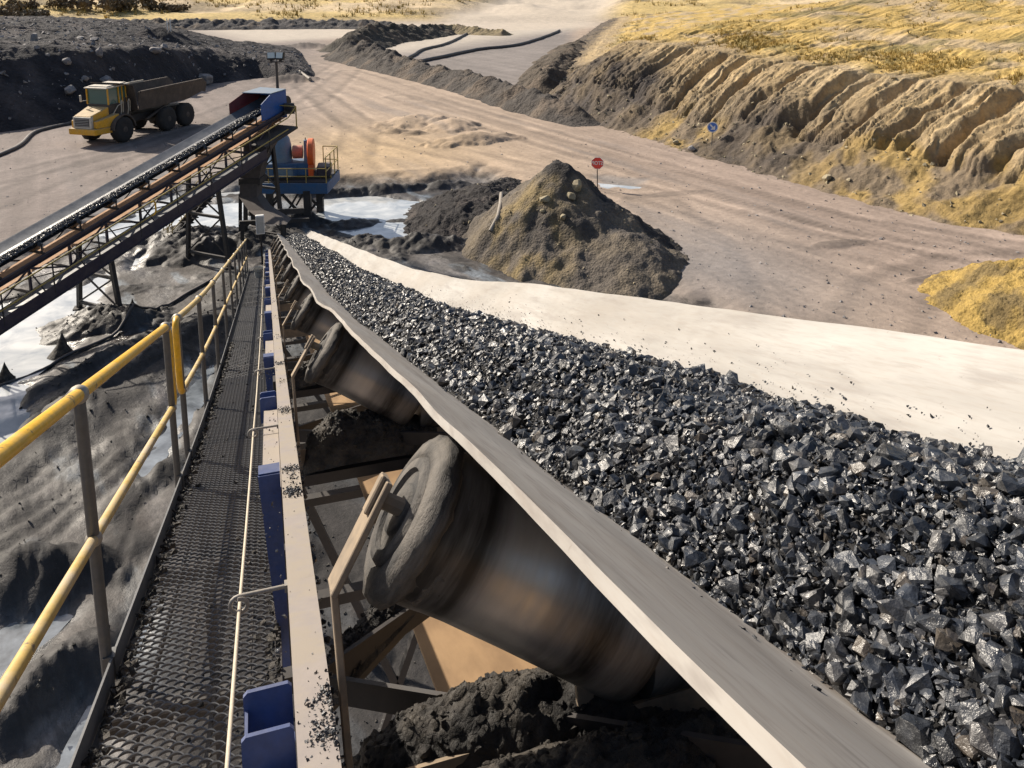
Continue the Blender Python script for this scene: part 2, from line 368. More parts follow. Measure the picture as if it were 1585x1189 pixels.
puddles = [[(-150, 470), (60, 468), (165, 425), (150, 492), (112, 520), (100, 548), (60, 575), (30, 604), (-150, 640)],
           [(205, 420), (235, 352), (300, 316), (385, 316), (372, 352), (300, 352), (262, 372), (240, 392)],
           [(488, 312), (560, 303), (682, 318), (668, 340), (684, 366), (640, 376), (560, 366), (500, 350)],
           [(922, 284), (1003, 291), (985, 304), (932, 303)],
           [(120, 345), (215, 285), (300, 262), (420, 268), (470, 285), (380, 300), (262, 318), (170, 372)],
           [(-150, 600), (40, 598), (48, 640), (20, 700), (-150, 760)],
           [(250, 640), (300, 596), (335, 556), (318, 620), (262, 700), (225, 770), (196, 742)],
           [(30, 1300), (105, 1150), (178, 1020), (208, 962), (232, 958), (196, 1060), (120, 1189), (90, 1300)],
           [(-60, 1010), (40, 940), (110, 955), (60, 1010), (-60, 1080)]]
pud = np.full(sh, 1e9)
for q in puddles: pud = np.minimum(pud, polydist(GX, GY, gpl(q, -.5)))
pn = fbm(GX*.9, GY*.9, 4, 21); pud = pud + pn*.55
pmask = 1 - sstep(-.35, .45, pud)
near = 1 - sstep(9, 26, R)
z = 0.05*fbm(GX*.22, GY*.22, 3, 5)
tdir = np.array([-.22, .975]); tc = GX*tdir[0] + GY*tdir[1]; nc = GX*tdir[1] - GY*tdir[0]
rut = fbm(nc*1.1 + .5*fbm(tc*.05, nc*.1, 2, 8), tc*.045, 4, 9)
z = z + .035*rut*sstep(10, 20, R)
mk = mud > .001
mudn = .10*mfbm(mk, GX*.36, GY*.36, 3, 31) + .018*mfbm(mk, GX*1.9, GY*1.9, 4, 33, ridge=True) - .02
lm = mfbm(mk, GX*.55, GY*.55, 4, 41); lump = np.maximum(0, lm - .16)*(1 + .9*mfbm(mk & (lm > .1), GX*3.2, GY*3.2, 3, 43))
z = z*(1-mud) + mud*(MUDZ + mudn*(1-.65*pmask) + lump*(.30 + .10*near)*(1-pmask))
# curved wheel furrows in the mud beside the walkway
fd = np.sin((GX*.75 + GY*.30 + .8*fbm(GX*.2, GY*.2, 2, 51))*7.5)
fm = mud*np.exp(-((GX+4.9)/1.5)**2)*np.exp(-((GY-16)/3.6)**2)
z = z + fm*.02*fd
z = z - pmask*mud*.20 - pmask*(1-mud)*.07
dark = np.zeros(sh); dark = dark + np.clip(lump*5.5, 0, 1)*mud*(1-pmask)
def bump(px, py, rx, ry, h, dk, zz=MUDZ, ang=0., rough=.5):
    global z, dark
    cx, cy = gp(px, py, zz); c, s_ = cos(ang), sin(ang)
    ux = ((GX-cx)*c + (GY-cy)*s_)/rx; uy = (-(GX-cx)*s_ + (GY-cy)*c)/ry
    d = np.hypot(ux, uy); mm = d < 2.2; d = d*(1 + .45*mfbm(mm, GX*1.1, GY*1.1, 3, int(px) % 50))
    k = np.clip(1-d, 0, 1); z = z + h*k**.75*(1 + rough*mfbm(mm, GX*2.6, GY*2.6, 4, int(py) % 50)); dark = np.maximum(dark, dk*sstep(0, .3, k))
for q in [(545, 345, 1.5, .8, .40, 1), (620, 338, .9, .5, .2, 1), (655, 381, 2.5, .75, .55, 1, MUDZ, -.25), (565, 376, 1.3, .6, .4, 1), (310, 380, 2.9, 2.2, .65, 1), (250, 372, 1.4, .9, .35, .9), (345, 395, 1.8, .8, .45, 1),
          (150, 500, 2.0, 1.1, .55, 1), (205, 505, 1.0, .7, .35, .9), (40, 900, 1.6, .75, .55, 1), (235, 560, 2.4, .4, .3, .8, MUDZ, .9), (150, 560, 2.6, .35, .25, .85, MUDZ, .9), (60, 670, .9, .5, .25, .9), (240, 740, 1.3, .5, .3, .9, MUDZ, .9), (90, 1060, 1.3, .5, .4, .9, MUDZ, .9),
          (520, 300, 3.0, .35, .35, .9), (600, 296, 2.5, .4, .4, .9), (690, 290, 1.6, .6, .4, .9), (475, 345, 1.2, .7, .6, 1), (425, 375, 1.6, 1.4, .5, 1)]: bump(*q)
for q in [(645, 190, 3.2, 2.0, .62, 0, 0, .4, .15), (700, 196, 2.0, 2.4, .6, 0, 0, -.5, .15), (735, 218, 3.5, 1.3, .6, .0, 0, .2, .15), (610, 205, 1.3, .6, .3, .15, 0), (640, 208, 1.0, .5, .3, .5, 0), (470, 74, 4.5, 2.2, .9, .55, 0), (450, 125, 3.2, 1.6, .75, .6, 0), (1480, 425, 2.4, .35, .12, .5, 0), (1300, 378, 1.6, .5, .08, .5, 0), (1040, 300, 2.6, .5, .0, .35, 0), (1510, 480, .1, .1, .1, 0, 0)]: bump(*q)
def mudband(pts, hw, h, dk, seed, groove=0., per=.32):
    """ridge of churned dark mud along a line, optionally combed by wheel furrows"""
    global z, dark
    ld_, lu_ = linedist(GX, GY, gpl(pts, MUDZ)); mm = (ld_ < hw*2.2) & (mud > .01)
    ld_ = ld_ + (.12 if groove else .30)*hw*mfbm(mm, GX*(.35 if groove else .9), GY*(.35 if groove else .9), 3, seed); k = mm*np.clip(1 - ld_/hw, 0, 1)
    z = z + h*np.minimum(1, k*1.6)*(1 + .30*mfbm(mm, GX*1.1, GY*1.1, 4, seed+1))*.6
    dk_ = dk*sstep(.05, .45, k)
    if groove:
        g = np.sin(ld_*2*pi/per + .5*mfbm(mm, GX*.6, GY*.6, 2, seed+2)); z = z + groove*g*np.minimum(1, k*2); dk_ = dk_*(.45 + .55*sstep(.3, -.6, g))
    dark = np.maximum(dark, dk_)
mudband([(-60, 770), (60, 690), (150, 630), (250, 560), (300, 505)], 1.0, .26, .95, 901)
mudband([(-60, 850), (20, 800), (90, 750), (160, 695), (215, 660)], 1.7, .05, .9, 911, .045, .40)
mudband([(-40, 905), (60, 880), (130, 870), (190, 850)], .55, .22, .95, 921)
mudband([(170, 1040), (120, 1010), (70, 1040), (0, 1120)], .5, .25, .95, 931)
mudband([(255, 735), (232, 760), (205, 800), (196, 850), (170, 900)], .10, -.05, .9, 941)
mudband([(120, 480), (60, 540), (0, 585)], .5, .10, .8, 951)
mudband([(180, 590), (110, 620), (40, 680), (-40, 730)], .45, .12, .85, 961)
mudband([(330, 520), (350, 470), (372, 430)], 1.0, .25, .9, 971)
farm = sstep(186, 196, R + 5*fbm(GX*.03, GY*.03, 3, 61))
z = z + farm*((R-188)*.085 + 2.6*fbm(GX*.045, GY*.045, 5, 63)*sstep(190, 230, R) + .9)*(1-sstep(900, 2000, R)*.3)
roadtop = gpl([(610, 78), (720, 62), (900, 40), (955, 12), (1005, -5), (890, -8), (800, 15), (640, 50), (420, 62), (350, 48), (500, 40), (640, 38)], 0)
rt = 1 - sstep(-2, 10, polydist(GX, GY, roadtop)); farm = farm*(1-rt*.9); z = z - rt*sstep(186, 196, R)*((R-188)*.045)
# tones
def C(*c): return np.array(c)
def mixc(a, b, f): return a*(1-f[..., None]) + b*f[..., None]
n1 = fbm(GX*.12, GY*.12, 4, 71); n2 = fbm(GX*.6, GY*.6, 4, 73)
tone = np.ones(sh + (3,))*C(.330, .255, .196)
left = 1 - sstep(-3, 9, GX - (GY-60)*.12)
tone = mixc(tone, C(.175, .147, .136), left*.92)
apr = 1 - sstep(-1, 3, polydist(GX, GY, gpl([(600, 74), (650, 62), (720, 52), (880, 44), (870, 90), (838, 150), (760, 140), (660, 110)], 0))); tone = mixc(tone, C(.175, .16, .155), apr*.85)
gold = np.exp(-((GX-6)/7)**2 - ((GY-47)/9)**2); tone = mixc(tone, C(.42, .30, .17), np.clip(gold*.8, 0, 1))
pinkr = sstep(14, 24, GX)*(1-sstep(40, 60, GY)); tone = mixc(tone, C(.285, .222, .186), pinkr*.8)
rut2 = fbm(nc*3.2 + .7*fbm(tc*.08, nc*.15, 2, 18), tc*.09, 3, 19)
tone = tone*(1 + .30*rut[..., None] + .26*n1[..., None] + .16*n2[..., None] + .12*rut2[..., None])
for tp in ([(470, 130), (520, 170), (600, 215), (760, 250), (1000, 300), (1200, 360), (1480, 420), (1700, 450)], [(540, 110), (700, 165), (900, 225), (1150, 300), (1400, 372), (1650, 420)], [(1010, 310), (1085, 380), (1125, 470), (1140, 560)], [(-60, 330), (120, 262), (300, 205), (480, 160), (540, 110)], [(-60, 290), (200, 230), (350, 170), (440, 135), (500, 100)], [(500, 150), (560, 200), (540, 250), (560, 275), (680, 270)], [(620, 150), (800, 205), (1040, 275), (1300, 345), (1620, 395)], [(1350, 520), (1380, 450), (1480, 415), (1650, 400)]):
    ld_, lu_ = linedist(GX, GY, gpl(tp, 0)); ld_ = ld_ + .25*n2
    for o_ in (1.05, ):
        e_ = np.exp(-((ld_-o_)/.34)**2); tone = tone*(1 - .30*(e_*(.55+.45*np.sin(lu_*9 + 3*n2)**2)*(1-mud))[..., None]); tone = tone*(1 + .14*(np.exp(-((ld_-o_-.6)/.2)**2)*(1-mud))[..., None])
grim = sstep(.15, .5, fbm(nc*.5, tc*.06, 4, 77)); tone = mixc(tone, C(.17, .15, .14), grim*.45*(1-farm))
heapgrey = np.exp(-((GX-15)/4.)**2 - ((GY-24.5)/6)**2); tone = mixc(tone, C(.19, .185, .19), np.clip(heapgrey*.7, 0, .7))
ft = C(.52, .385, .155)*np.ones(sh+(3,)); ft = mixc(ft, C(.58, .45, .28), sstep(-.05, .3, fbm(GX*.02, GY*.035, 4, 81))); ft = mixc(ft, C(.21, .16, .09), sstep(.12, .32, fbm(GX*.035, GY*.05, 5, 83))*.85)
tone = mixc(tone, ft, farm); tone = mixc(tone, C(.52, .46, .38), rt*.7)
fu = GX*.92 + GY*.40; fv = -GX*.40 + GY*.92
mt = np.ones(sh+(3,))*C(.062, .054, .050); mt = mixc(mt, C(.150, .138, .131), sstep(-.05, .3, mfbm(mk, fu*.62, fv*.22, 5, 87))); mt = mixc(mt, C(.17, .20, .23), sstep(.14, .26, mfbm(mk, fu*.8+9, fv*.25, 4, 89))*.75); mt = mixc(mt, C(.022, .020, .020), sstep(.05, .24, mfbm(mk, fu*1.1+3, fv*.5, 5, 95))*.85)
undershade = .92*sstep(-2.5, -1.3, GX + .5*n2)*(1-sstep(3.0, 4.5, GX+n2))*(1-sstep(20, 27, GY))*mud; dark = np.maximum(dark, undershade)  # ground below deck and belt painted darker, for shade as well as spilt coal
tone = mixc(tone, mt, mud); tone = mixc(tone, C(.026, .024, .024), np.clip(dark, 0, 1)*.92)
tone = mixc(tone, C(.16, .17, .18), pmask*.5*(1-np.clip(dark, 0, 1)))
wet = mud*np.clip(.55 + .9*pmask + .9*mfbm(mk, fu*.6, fv*.3, 3, 91), 0, 1)*(1-.92*undershade)*(1-.35*np.clip(dark, 0, 1))
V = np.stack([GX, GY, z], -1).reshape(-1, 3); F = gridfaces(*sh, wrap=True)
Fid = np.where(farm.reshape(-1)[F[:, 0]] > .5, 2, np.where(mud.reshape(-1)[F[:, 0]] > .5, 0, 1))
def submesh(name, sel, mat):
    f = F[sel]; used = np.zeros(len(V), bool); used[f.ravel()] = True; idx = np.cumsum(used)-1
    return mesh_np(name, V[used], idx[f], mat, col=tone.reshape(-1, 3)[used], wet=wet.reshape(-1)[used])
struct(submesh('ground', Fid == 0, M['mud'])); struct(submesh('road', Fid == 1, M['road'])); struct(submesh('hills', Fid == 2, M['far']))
def gz(x, y):
    """height of the pit floor at a place"""
    a = np.degrees(atan2(x, y)); i = int(np.argmin(np.abs(azd-a))); j = int(np.argmin(np.abs(rr-hypot(x, y)))); return float(z[i, j])
# slurry lying in the hollows
for k, (q, zz, lab) in enumerate(zip(puddles, (-.52, -.50, -.50, -.035, -.52, -.50, -.53, -.52, -.55), range(9))):
    p = gpl(q, zz); c = p.mean(0); p = c + (p-c)*1.06
    mb = MB(); mb.add([(a[0], a[1], zz) for a in p], [tuple(range(len(p)))])
    struct(mb.build('water', M['greywater'] if k > 5 else M['slurry']))

# ------------------------------------------------------------------ hillside with gullies on the right
hf_t = np.array([-40, -20, 0, 2.8, 7.5, 13.9, 23, 34.7, 46, 57, 67.9, 90, 120, 160]); hf_n = np.array([3, 1.5, 0, -1.3, -1.4, -1.1, -.2, 0, 5.9, 12.5, 21.5, 40, 66, 100])
A0 = np.array(gp(1585, 365)); TD = np.array([-.2207, .9753]); ND = np.array([.9753, .2207])
uu = np.concatenate([np.linspace(-34, -6, 90), np.linspace(-6, 48, 760)[1:], np.linspace(48, 150, 160)[1:]])
vv = np.concatenate([np.linspace(-2, 13, 210), 13 + (np.linspace(0, 1, 120)[1:]**1.7)*150])
U, Vv = np.meshgrid(uu, vv, indexing='ij')
n0 = np.interp(uu, hf_t, hf_n)[:, None] + .5*fbm(U*.25, U*0, 3, 101)
tal = np.interp(uu, [-40, 0, 3, 8, 12, 16, 20, 25, 31, 36, 42, 60], [2.2, 2.0, 1.7, 1.9, 1.5, 2.0, 1.2, 1.4, 2.3, 2.2, 1.2, .8])[:, None]
taln = tal*(1 + .45*fbm(U*.5, Vv*.5, 4, 103)) * sstep(-.2, 3.6, Vv + .7*fbm(U*.6, Vv*.6, 4, 105))
wob = U + .22*Vv + .75*fbm(U*.35, Vv*.4, 4, 107); fam = sstep(-.35, .35, fbm(U*.18, U*0+8, 3, 108))
fl = fbm(wob*.85, Vv*.10, 3, 109, ridge=True); fl2 = fbm(wob*2.4, Vv*.22, 3, 111, ridge=True)
gul = np.zeros_like(U)
for g, wd, dp in [(4.3, .40, 2.4), (9.9, .45, 1.8), (13.0, .55, 2.8), (16.4, .32, 1.4), (19.4, .45, 2.2), (24.0, .4, 1.6), (28.5, .5, 1.6), (7.0, .25, 1.0), (-3, .5, 2), (-9, .5, 2), (33, .4, 1.2), (1.5, .25, 1.2), (11.6, .22, 1.0), (21.6, .25, 1.0)]:
    gul = gul + dp*np.exp(-((wob - g - .22*7)/wd)**2)
vc = 4.6 + .8*fbm(U*.22, U*0+3, 3, 113) - (.20+.42*fam)*fl - .34*fl2 - .16*fbm(wob*5.5, Vv*.5, 3, 112, ridge=True) + gul*.55
crest = np.interp(uu, [-40, -10, 0, 10, 20, 30, 36, 42, 47, 55, 70, 150], [5.5, 5.2, 5.0, 4.85, 4.95, 5.2, 5.0, 3.6, 2.3, 1.6, 1.2, 1.5])[:, None]
k = np.clip((Vv - vc + 1.2)/4.6, 0, 1); face = k**.8
rise = np.maximum(0, Vv-8.2); plate = crest + rise*np.interp(uu, [-40, 30, 45, 60, 150], [.15, .145, .10, .06, .05])[:, None]*np.exp(-rise/260) + .45*fbm(U*.22, Vv*.22, 5, 115)*sstep(7, 13, Vv) + .22*fbm(U*.9, Vv*.35, 3, 116, ridge=True)*sstep(8, 12, Vv)
HZ = np.maximum(taln, 0) + (plate - np.minimum(taln, plate))*face
HZ = HZ + .07*fl2*face*(1-sstep(8, 10, Vv)) - .30*np.clip(gul, 0, 1.5)*face*(1-sstep(9, 13, Vv))*.6
HZ = HZ + .07*fbm(U*2.6, Vv*2.6, 4, 117) + .16*np.maximum(0, fbm(U*1.6, Vv*1.6, 3, 118))*(1-face)
HZ = np.where(Vv < -.4, HZ - (-.4-Vv)*.5, HZ) - .10*(1-sstep(-.5, .6, Vv))
N_ = n0 + Vv; HX = A0[0] + TD[0]*U + ND[0]*N_; HY = A0[1] + TD[1]*U + ND[1]*N_
ht = np.ones(U.shape+(3,))*C(.47, .345, .18)
ht = mixc(ht, C(.50, .385, .225), sstep(-.1, .4, fbm(U*.6, Vv*.2, 4, 121))); ht = mixc(ht, C(.20, .15, .095), sstep(.1, .5, fl2)*.5)
low = 1 - sstep(.04, .26, face + .12*fbm(U*.5, Vv*.5, 3, 123))
ht = mixc(ht, C(.155, .120, .085), low*.85)
dk = np.interp(uu, [-40, 1, 6, 11, 15, 19, 21, 24, 28, 38, 46, 60], [.2, .1, .05, .55, .9, .8, .2, .5, 1, 1, .8, .9])[:, None]*(1-sstep(.25, .8, face - .45*np.interp(uu, [24, 30, 40, 46], [0, .4, .55, .3])[:, None]))
ht = mixc(ht, C(.055, .046, .042), np.clip(dk*(.8+.6*fbm(U*.4, Vv*.4, 3, 125)), 0, 1))
gd = low*np.interp(uu, [-40, 8.5, 11, 18, 20, 23, 25, 60], [.95, .9, .3, .1, .9, .9, .1, 0])[:, None]*sstep(-.15, .25, fbm(U*.45, Vv*.45, 4, 127))
ht = mixc(ht, C(.36, .245, .075), np.clip(gd, 0, 1)*.8)
top = sstep(7.5, 11, Vv + 1.6*fbm(U*.4, Vv*.3, 3, 129)); tt = mixc(np.ones(U.shape+(3,))*C(.50, .345, .105), C(.44, .335, .20), sstep(-.05, .25, fbm(U*.16, Vv*.22, 5, 131))); tt = mixc(tt, C(.20, .165, .06), sstep(.16, .34, fbm(U*.25+7, Vv*.25, 5, 133))*.8)
ht = mixc(ht, tt, top*.9)
struct(mesh_np('hillside', np.stack([HX, HY, HZ], -1).reshape(-1, 3), gridfaces(*U.shape), M['hill'], col=np.clip(ht, .01, 1).reshape(-1, 3), wet=np.zeros(U.size)))
def hillz(t, v):
    i = int(np.argmin(np.abs(uu-t))); j = int(np.argmin(np.abs(vv-v))); return HX[i, j], HY[i, j], HZ[i, j]

# ------------------------------------------------------------------ dark coal embankment on the left
EX, EY = np.meshgrid(np.arange(-46, 7.5, .17), np.arange(52, 132, .2), indexing='ij')
yb = np.interp(EX, [-46, -22, -16.6, -12.9, -10, -4.3, 0, 4.2, 8], [50, 57.5, 60.6, 63.6, 70, 83.5, 87, 83, 90]) + .7*fbm(EX*.4, EY*.0, 3, 141)
ch = np.interp(EX, [-46, -24, -16, -10, -4, 1, 4.5, 6, 8], [6.6, 6.0, 5.5, 4.3, 2.7, 1.7, .9, -.1, -.6])
d = EY - yb
EZ = np.minimum(d*.66, ch) ; EZ = ch - np.logaddexp(0, (ch - d*.66)*2.2)/2.2
EZ = EZ + (.40*fbm(EX*.45, EY*.45, 5, 143) + .28*np.maximum(0, fbm(EX*1.3, EY*1.3, 4, 145)))*sstep(.3, 1.6, d)*sstep(-.2, .8, ch)
ld, lu = linedist(EX, EY, np.array([(-50, 86), (-26, 90), (-16, 93), (-9.9, 97), (-4, 104), (1, 111)]))
rh = np.interp(lu, [0, 24, 34, 37, 42, 49, 60], [6.6, 6.2, 4.6, 3.9, 5.0, 2.2, .0])
EZ = np.maximum(EZ - sstep(6, 16, d)*.8*sstep(0, 3, ch), 0*EZ + rh - ld*.62 + .35*fbm(EX*.5, EY*.5, 4, 147))
EZ = np.where(d < 0, np.minimum(EZ, -.05 + d*.3), EZ); EZ = np.maximum(EZ, -1.2)
EZ = np.where((EY > 118) | (EX > 6.5), -1.0, EZ)
et = np.ones(EX.shape+(3,))*C(.022, .021, .025); et = mixc(et, C(.070, .061, .062), sstep(.0, .45, fbm(EX*.35, EY*.35, 5, 149))*.8); et = mixc(et, C(.105, .086, .080), sstep(.15, .4, fbm(EX*.12+3, EY*.2, 4, 151))*.45)
led = np.exp(-((d-ch/.66-2.2)/1.0)**2); et = mixc(et, C(.12, .105, .10), led*.45)
struct(mesh_np('embankment', np.stack([EX, EY, EZ], -1).reshape(-1, 3), gridfaces(*EX.shape), M['bank'], col=et.reshape(-1, 3), wet=np.zeros(EX.size)))

# ------------------------------------------------------------------ low berms of dark rubble
def berm(pts, hw, hh, tone_, seed, nu=420, nw=44, mat='bank'):
    pts = np.asarray(pts); L = np.concatenate([[0], np.cumsum(np.hypot(*np.diff(pts, axis=0).T))])
    u = np.linspace(0, L[-1], nu); cx = np.interp(u, L, pts[:, 0]); cy = np.interp(u, L, pts[:, 1])
    ker = np.ones(25)/25; cx = np.convolve(np.pad(cx, 12, 'edge'), ker, 'valid'); cy = np.convolve(np.pad(cy, 12, 'edge'), ker, 'valid')
    tx = np.gradient(cx); ty = np.gradient(cy); q = np.hypot(tx, ty); nx, ny = ty/q, -tx/q
    w_ = np.linspace(-1, 1, nw); HW = np.interp(u, L, hw)[:, None]; HH = np.interp(u, L, hh)[:, None]
    X = cx[:, None] + nx[:, None]*w_*HW; Y = cy[:, None] + ny[:, None]*w_*HW
    e = np.abs(w_)[None, :] + .28*fbm(X*.35, Y*.35, 4, seed)
    Z = HH*np.clip(1.05-e*1.15, -.1, 1)**1 * (1+.5*fbm(X*.5, Y*.5, 4, seed+1)) + .22*fbm(X*1.2, Y*1.2, 4, seed+2)*np.clip(1-e, 0, 1)
    ends = sstep(0, .06, np.linspace(0, 1, nu))*sstep(0, .06, 1-np.linspace(0, 1, nu)); Z = Z*ends[:, None] - .18*sstep(.75, 1, np.abs(w_))[None, :] - .05
    t_ = np.ones(X.shape+(3,))*C(*tone_); t_ = mixc(t_, C(.15, .115, .085), sstep(0, .4, fbm(X*.3, Y*.3, 4, seed+3))*.7)
    return struct(mesh_np('berm', np.stack([X, Y, Z], -1).reshape(-1, 3), gridfaces(*X.shape), M[mat], col=t_.reshape(-1, 3), wet=np.zeros(X.size)))
berm(gpl([(530, 84), (560, 92), (640, 114), (700, 130), (760, 147), (850, 176), (930, 198)]), [4, 5, 3.4, 3, 3, 2.6, 2], [1.6, 2.2, 1.6, 1.4, 1.5, 1.5, .8], (.060, .052, .046), 201)
berm(gpl([(535, 82), (575, 66), (630, 60), (690, 52)]), [5, 6, 5, 4], [1.8, 2.8, 2.4, 1.6], (.062, .055, .045), 211)
berm(gpl([(640, 56), (700, 51), (790, 55)]), [4, 4, 3], [1.4, 1.7, .8], (.22, .175, .10), 221, mat='hill')
berm(gpl([(-120, 45), (100, 46), (300, 45), (520, 43), (640, 45)]), [5, 5, 5, 5, 4], [2.2, 2.0, 1.9, 1.8, 1.4], (.07, .066, .066), 231)
berm(gpl([(840, 150), (850, 135), (880, 100), (900, 70)]), [3, 4, 5, 4], [1.6, 2, 1.5, 1], (.075, .06, .045), 241)

# ------------------------------------------------------------------ heaps
def heap(name, label, x0, x1, y0, y1, hfun, tfun, res=.07, group=None):
    X, Y = np.meshgrid(np.arange(x0, x1, res), np.arange(y0, y1, res), indexing='ij')
    Z = hfun(X, Y); f = gridfaces(*X.shape); keep = (Z.reshape(-1)[f] > -.75).any(1)
    f = f[keep]; used = np.zeros(Z.size, bool); used[f.ravel()] = True; idx = np.cumsum(used)-1
    c = np.array(((x0+x1)/2, (y0+y1)/2, -.4)); VV = np.stack([X, Y, Z], -1).reshape(-1, 3)[used]-c
    o = mesh_np(name, VV, idx[f], M['heap'], col=np.clip(tfun(X, Y, Z), .01, 1).reshape(-1, 3)[used], wet=np.zeros(used.sum())); o.location = c
    return tag(o, label, 'heap', group)
def cone(X, Y, cx, cy, h, sl, seed, ax=1., ay=1., ang=0.):
    c, s_ = cos(ang), sin(ang); u = ((X-cx)*c + (Y-cy)*s_)/ax; v = (-(X-cx)*s_ + (Y-cy)*c)/ay
    r = np.hypot(u, v)*(1 + .16*fbm(X*.5, Y*.5, 3, seed)); return h - np.sqrt(r*r*sl*sl + .05)
def h1(X, Y):
    a = cone(X, Y, 11.0, 28.9, 3.75, .97, 301, 1.0, 1.08); b_ = cone(X, Y, 12.3, 25.3, 1.75, .70, 303, 1.05, 1.2, .4); c = cone(X, Y, 12.6, 27.4, 2.1, .72, 305)
    k = np.logaddexp(np.logaddexp(a*4, b_*4), c*4)/4
    return k - .45 + .28*fbm(X*.7, Y*.7, 3, 306) + .14*fbm(X*1.6, Y*1.6, 5, 307) + .10*np.maximum(0, fbm(X*3.2, Y*3.2, 3, 309)) + .07*fbm((X*.8+Y*.5)*2.2, (X-Y)*.3, 3, 310, ridge=True)
def t1(X, Y, Z):
    t = np.ones(X.shape+(3,))*C(.105, .09, .076); t = mixc(t, C(.165, .135, .098), sstep(-.2, .3, fbm(X*.8, Y*.8, 4, 311))*.7)
    g = np.exp(-((X-9.0)/1.5)**2-((Y-27.0)/1.9)**2)*1.1 + np.exp(-((X-10.6)/.8)**2-((Y-28)/.7)**2)*.6; t = mixc(t, C(.26, .19, .075), np.clip(g, 0, .6)*sstep(-.25, .3, fbm(X*1.1, Y*1.1, 4, 313)))
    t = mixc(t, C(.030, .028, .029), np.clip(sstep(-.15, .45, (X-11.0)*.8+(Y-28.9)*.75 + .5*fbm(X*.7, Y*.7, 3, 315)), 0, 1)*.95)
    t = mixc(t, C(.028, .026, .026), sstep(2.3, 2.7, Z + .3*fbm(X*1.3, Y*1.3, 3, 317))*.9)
    return mixc(t, C(.045, .042, .042), np.exp(-((Y-26.2+.5*(X-11))/.55)**2)*sstep(-.3, .2, fbm(X, Y, 3, 319))*.8)
heap('spoil_heap', 'tall pointed brown and ochre spoil heap with a dark crest right of the conveyor', 5.5, 18, 19.5, 35, h1, t1)
def h2(X, Y):
    k = -9.
    for cx, cy, h, s_ in [(8.2, 33.0, 1.25, .55), (9.4, 34.2, 1.5, .55), (7.6, 32.0, .9, .6), (9.2, 31.6, 1.15, .6), (10.6, 36.3, .95, .5), (11.6, 37.6, .8, .5), (10.2, 33.0, 1.25, .6), (8.4, 35.2, .9, .5)]: k = np.logaddexp(k*4, cone(X, Y, cx, cy, h, s_, int(cx*7))*4)/4
    return k - .5 + .24*fbm(X*.9, Y*.9, 5, 331) + .16*fbm(X*2.4, Y*2.4, 4, 333, ridge=True)
def t2(X, Y, Z):
    t = np.ones(X.shape+(3,))*C(.030, .027, .027); return mixc(t, C(.11, .092, .082), sstep(.1, .45, fbm(X*.9, Y*.9, 4, 335))*.6)
heap('mud_heap', 'low lumpy heap of black wet mud left of the tall spoil heap', 4.5, 15.5, 29, 41.5, h2, t2, .08)
def h3(X, Y): return cone(X, Y, 22.4, 17.1, 2.3, .62, 341, 1., 1.3) - .45 + .34*fbm(X*.9, Y*.9, 5, 343) + .12*fbm(X*3, Y*3, 3, 344, ridge=True)
def t3(X, Y, Z): return mixc(np.ones(X.shape+(3,))*C(.33, .225, .065), C(.15, .11, .05), sstep(-.15, .3, fbm(X*1.1, Y*1.1, 4, 345))*.85)
heap('sand_heap', 'yellow mossy sand heap cut off by the right edge of the photo', 17.5, 27, 11.5, 23, h3, t3, .08)
for k, (px, py, h, lab) in enumerate([(97, 548, .75, 'black pointed mud cone beside the white slurry, below the trestle'), (8, 588, .6, 'black mud cone at the left edge of the photo'), (205, 478, .45, 'small dark mud cone right of the trestle foot')]):
    cx, cy = gp(px, py, -.5); mb = MB(); pr = [(0, .55*h), (.08*h, .50*h), (.25*h, .33*h), (.5*h, .17*h), (.75*h, .085*h), (.93*h, .03*h), (1.0*h, .004)]
    mb.lathe(pr, (0, 0, -.1), (0.04, .03, 1), 18, lambda dd, a, s_=k: .05*h*sin(3*a+s_+dd*4)*max(0, 1-dd/h)+.03*h*sin(7*a+dd*9)*max(0, 1-dd/h))
    o = mb.build('mud_cone', M['fines'], None, 60); o.location = (cx, cy, -.5); tag(o, lab, 'mud cone')
cx, cy = 0, 0

# ------------------------------------------------------------------ main conveyor: reference line running down the slope
def Z0(y):
    if y < 5.5: s = .325*y
    elif y < 9.5: q = y-5.5; s = .325*5.5 + .325*q - (.043/8)*q*q
    else: s = .325*5.5 + .325*4 - .086 + .282*(y-9.5)
    return CAM_H - s
def slope(y): return atan2(Z0(y-.05)-Z0(y+.05), .1)
Z0v = np.vectorize(Z0)
YE = 28.0
def Pt(x, off, y): return Vector((x, y, Z0(y)-off))
IDL = [-.944 + 2.62*i for i in range(12) if -.944 + 2.62*i < YE-.5]   # where the roller ends stand
def sag(y):
    q = (np.asarray(y)+1.12)/2.62; return np.sin(pi*q)**2*(.10 + .9*sstep(2.2, 5.5, np.asarray(y)))
conv = thing('belt_conveyor', 'long downhill trough belt conveyor in the foreground loaded with black coal', 'conveyor', Pt(.87, 1.2, 3))
def cadd(mb, name, mat, parent=conv, smooth=None):
    lx = parent.location; mb.v = [(a[0]-lx[0], a[1]-lx[1], a[2]-lx[2]) for a in mb.v]; return mb.build(name, mat, parent, smooth)
ys = np.concatenate([np.arange(-1.6, 8, .05), np.arange(8, YE+.01, .12)])
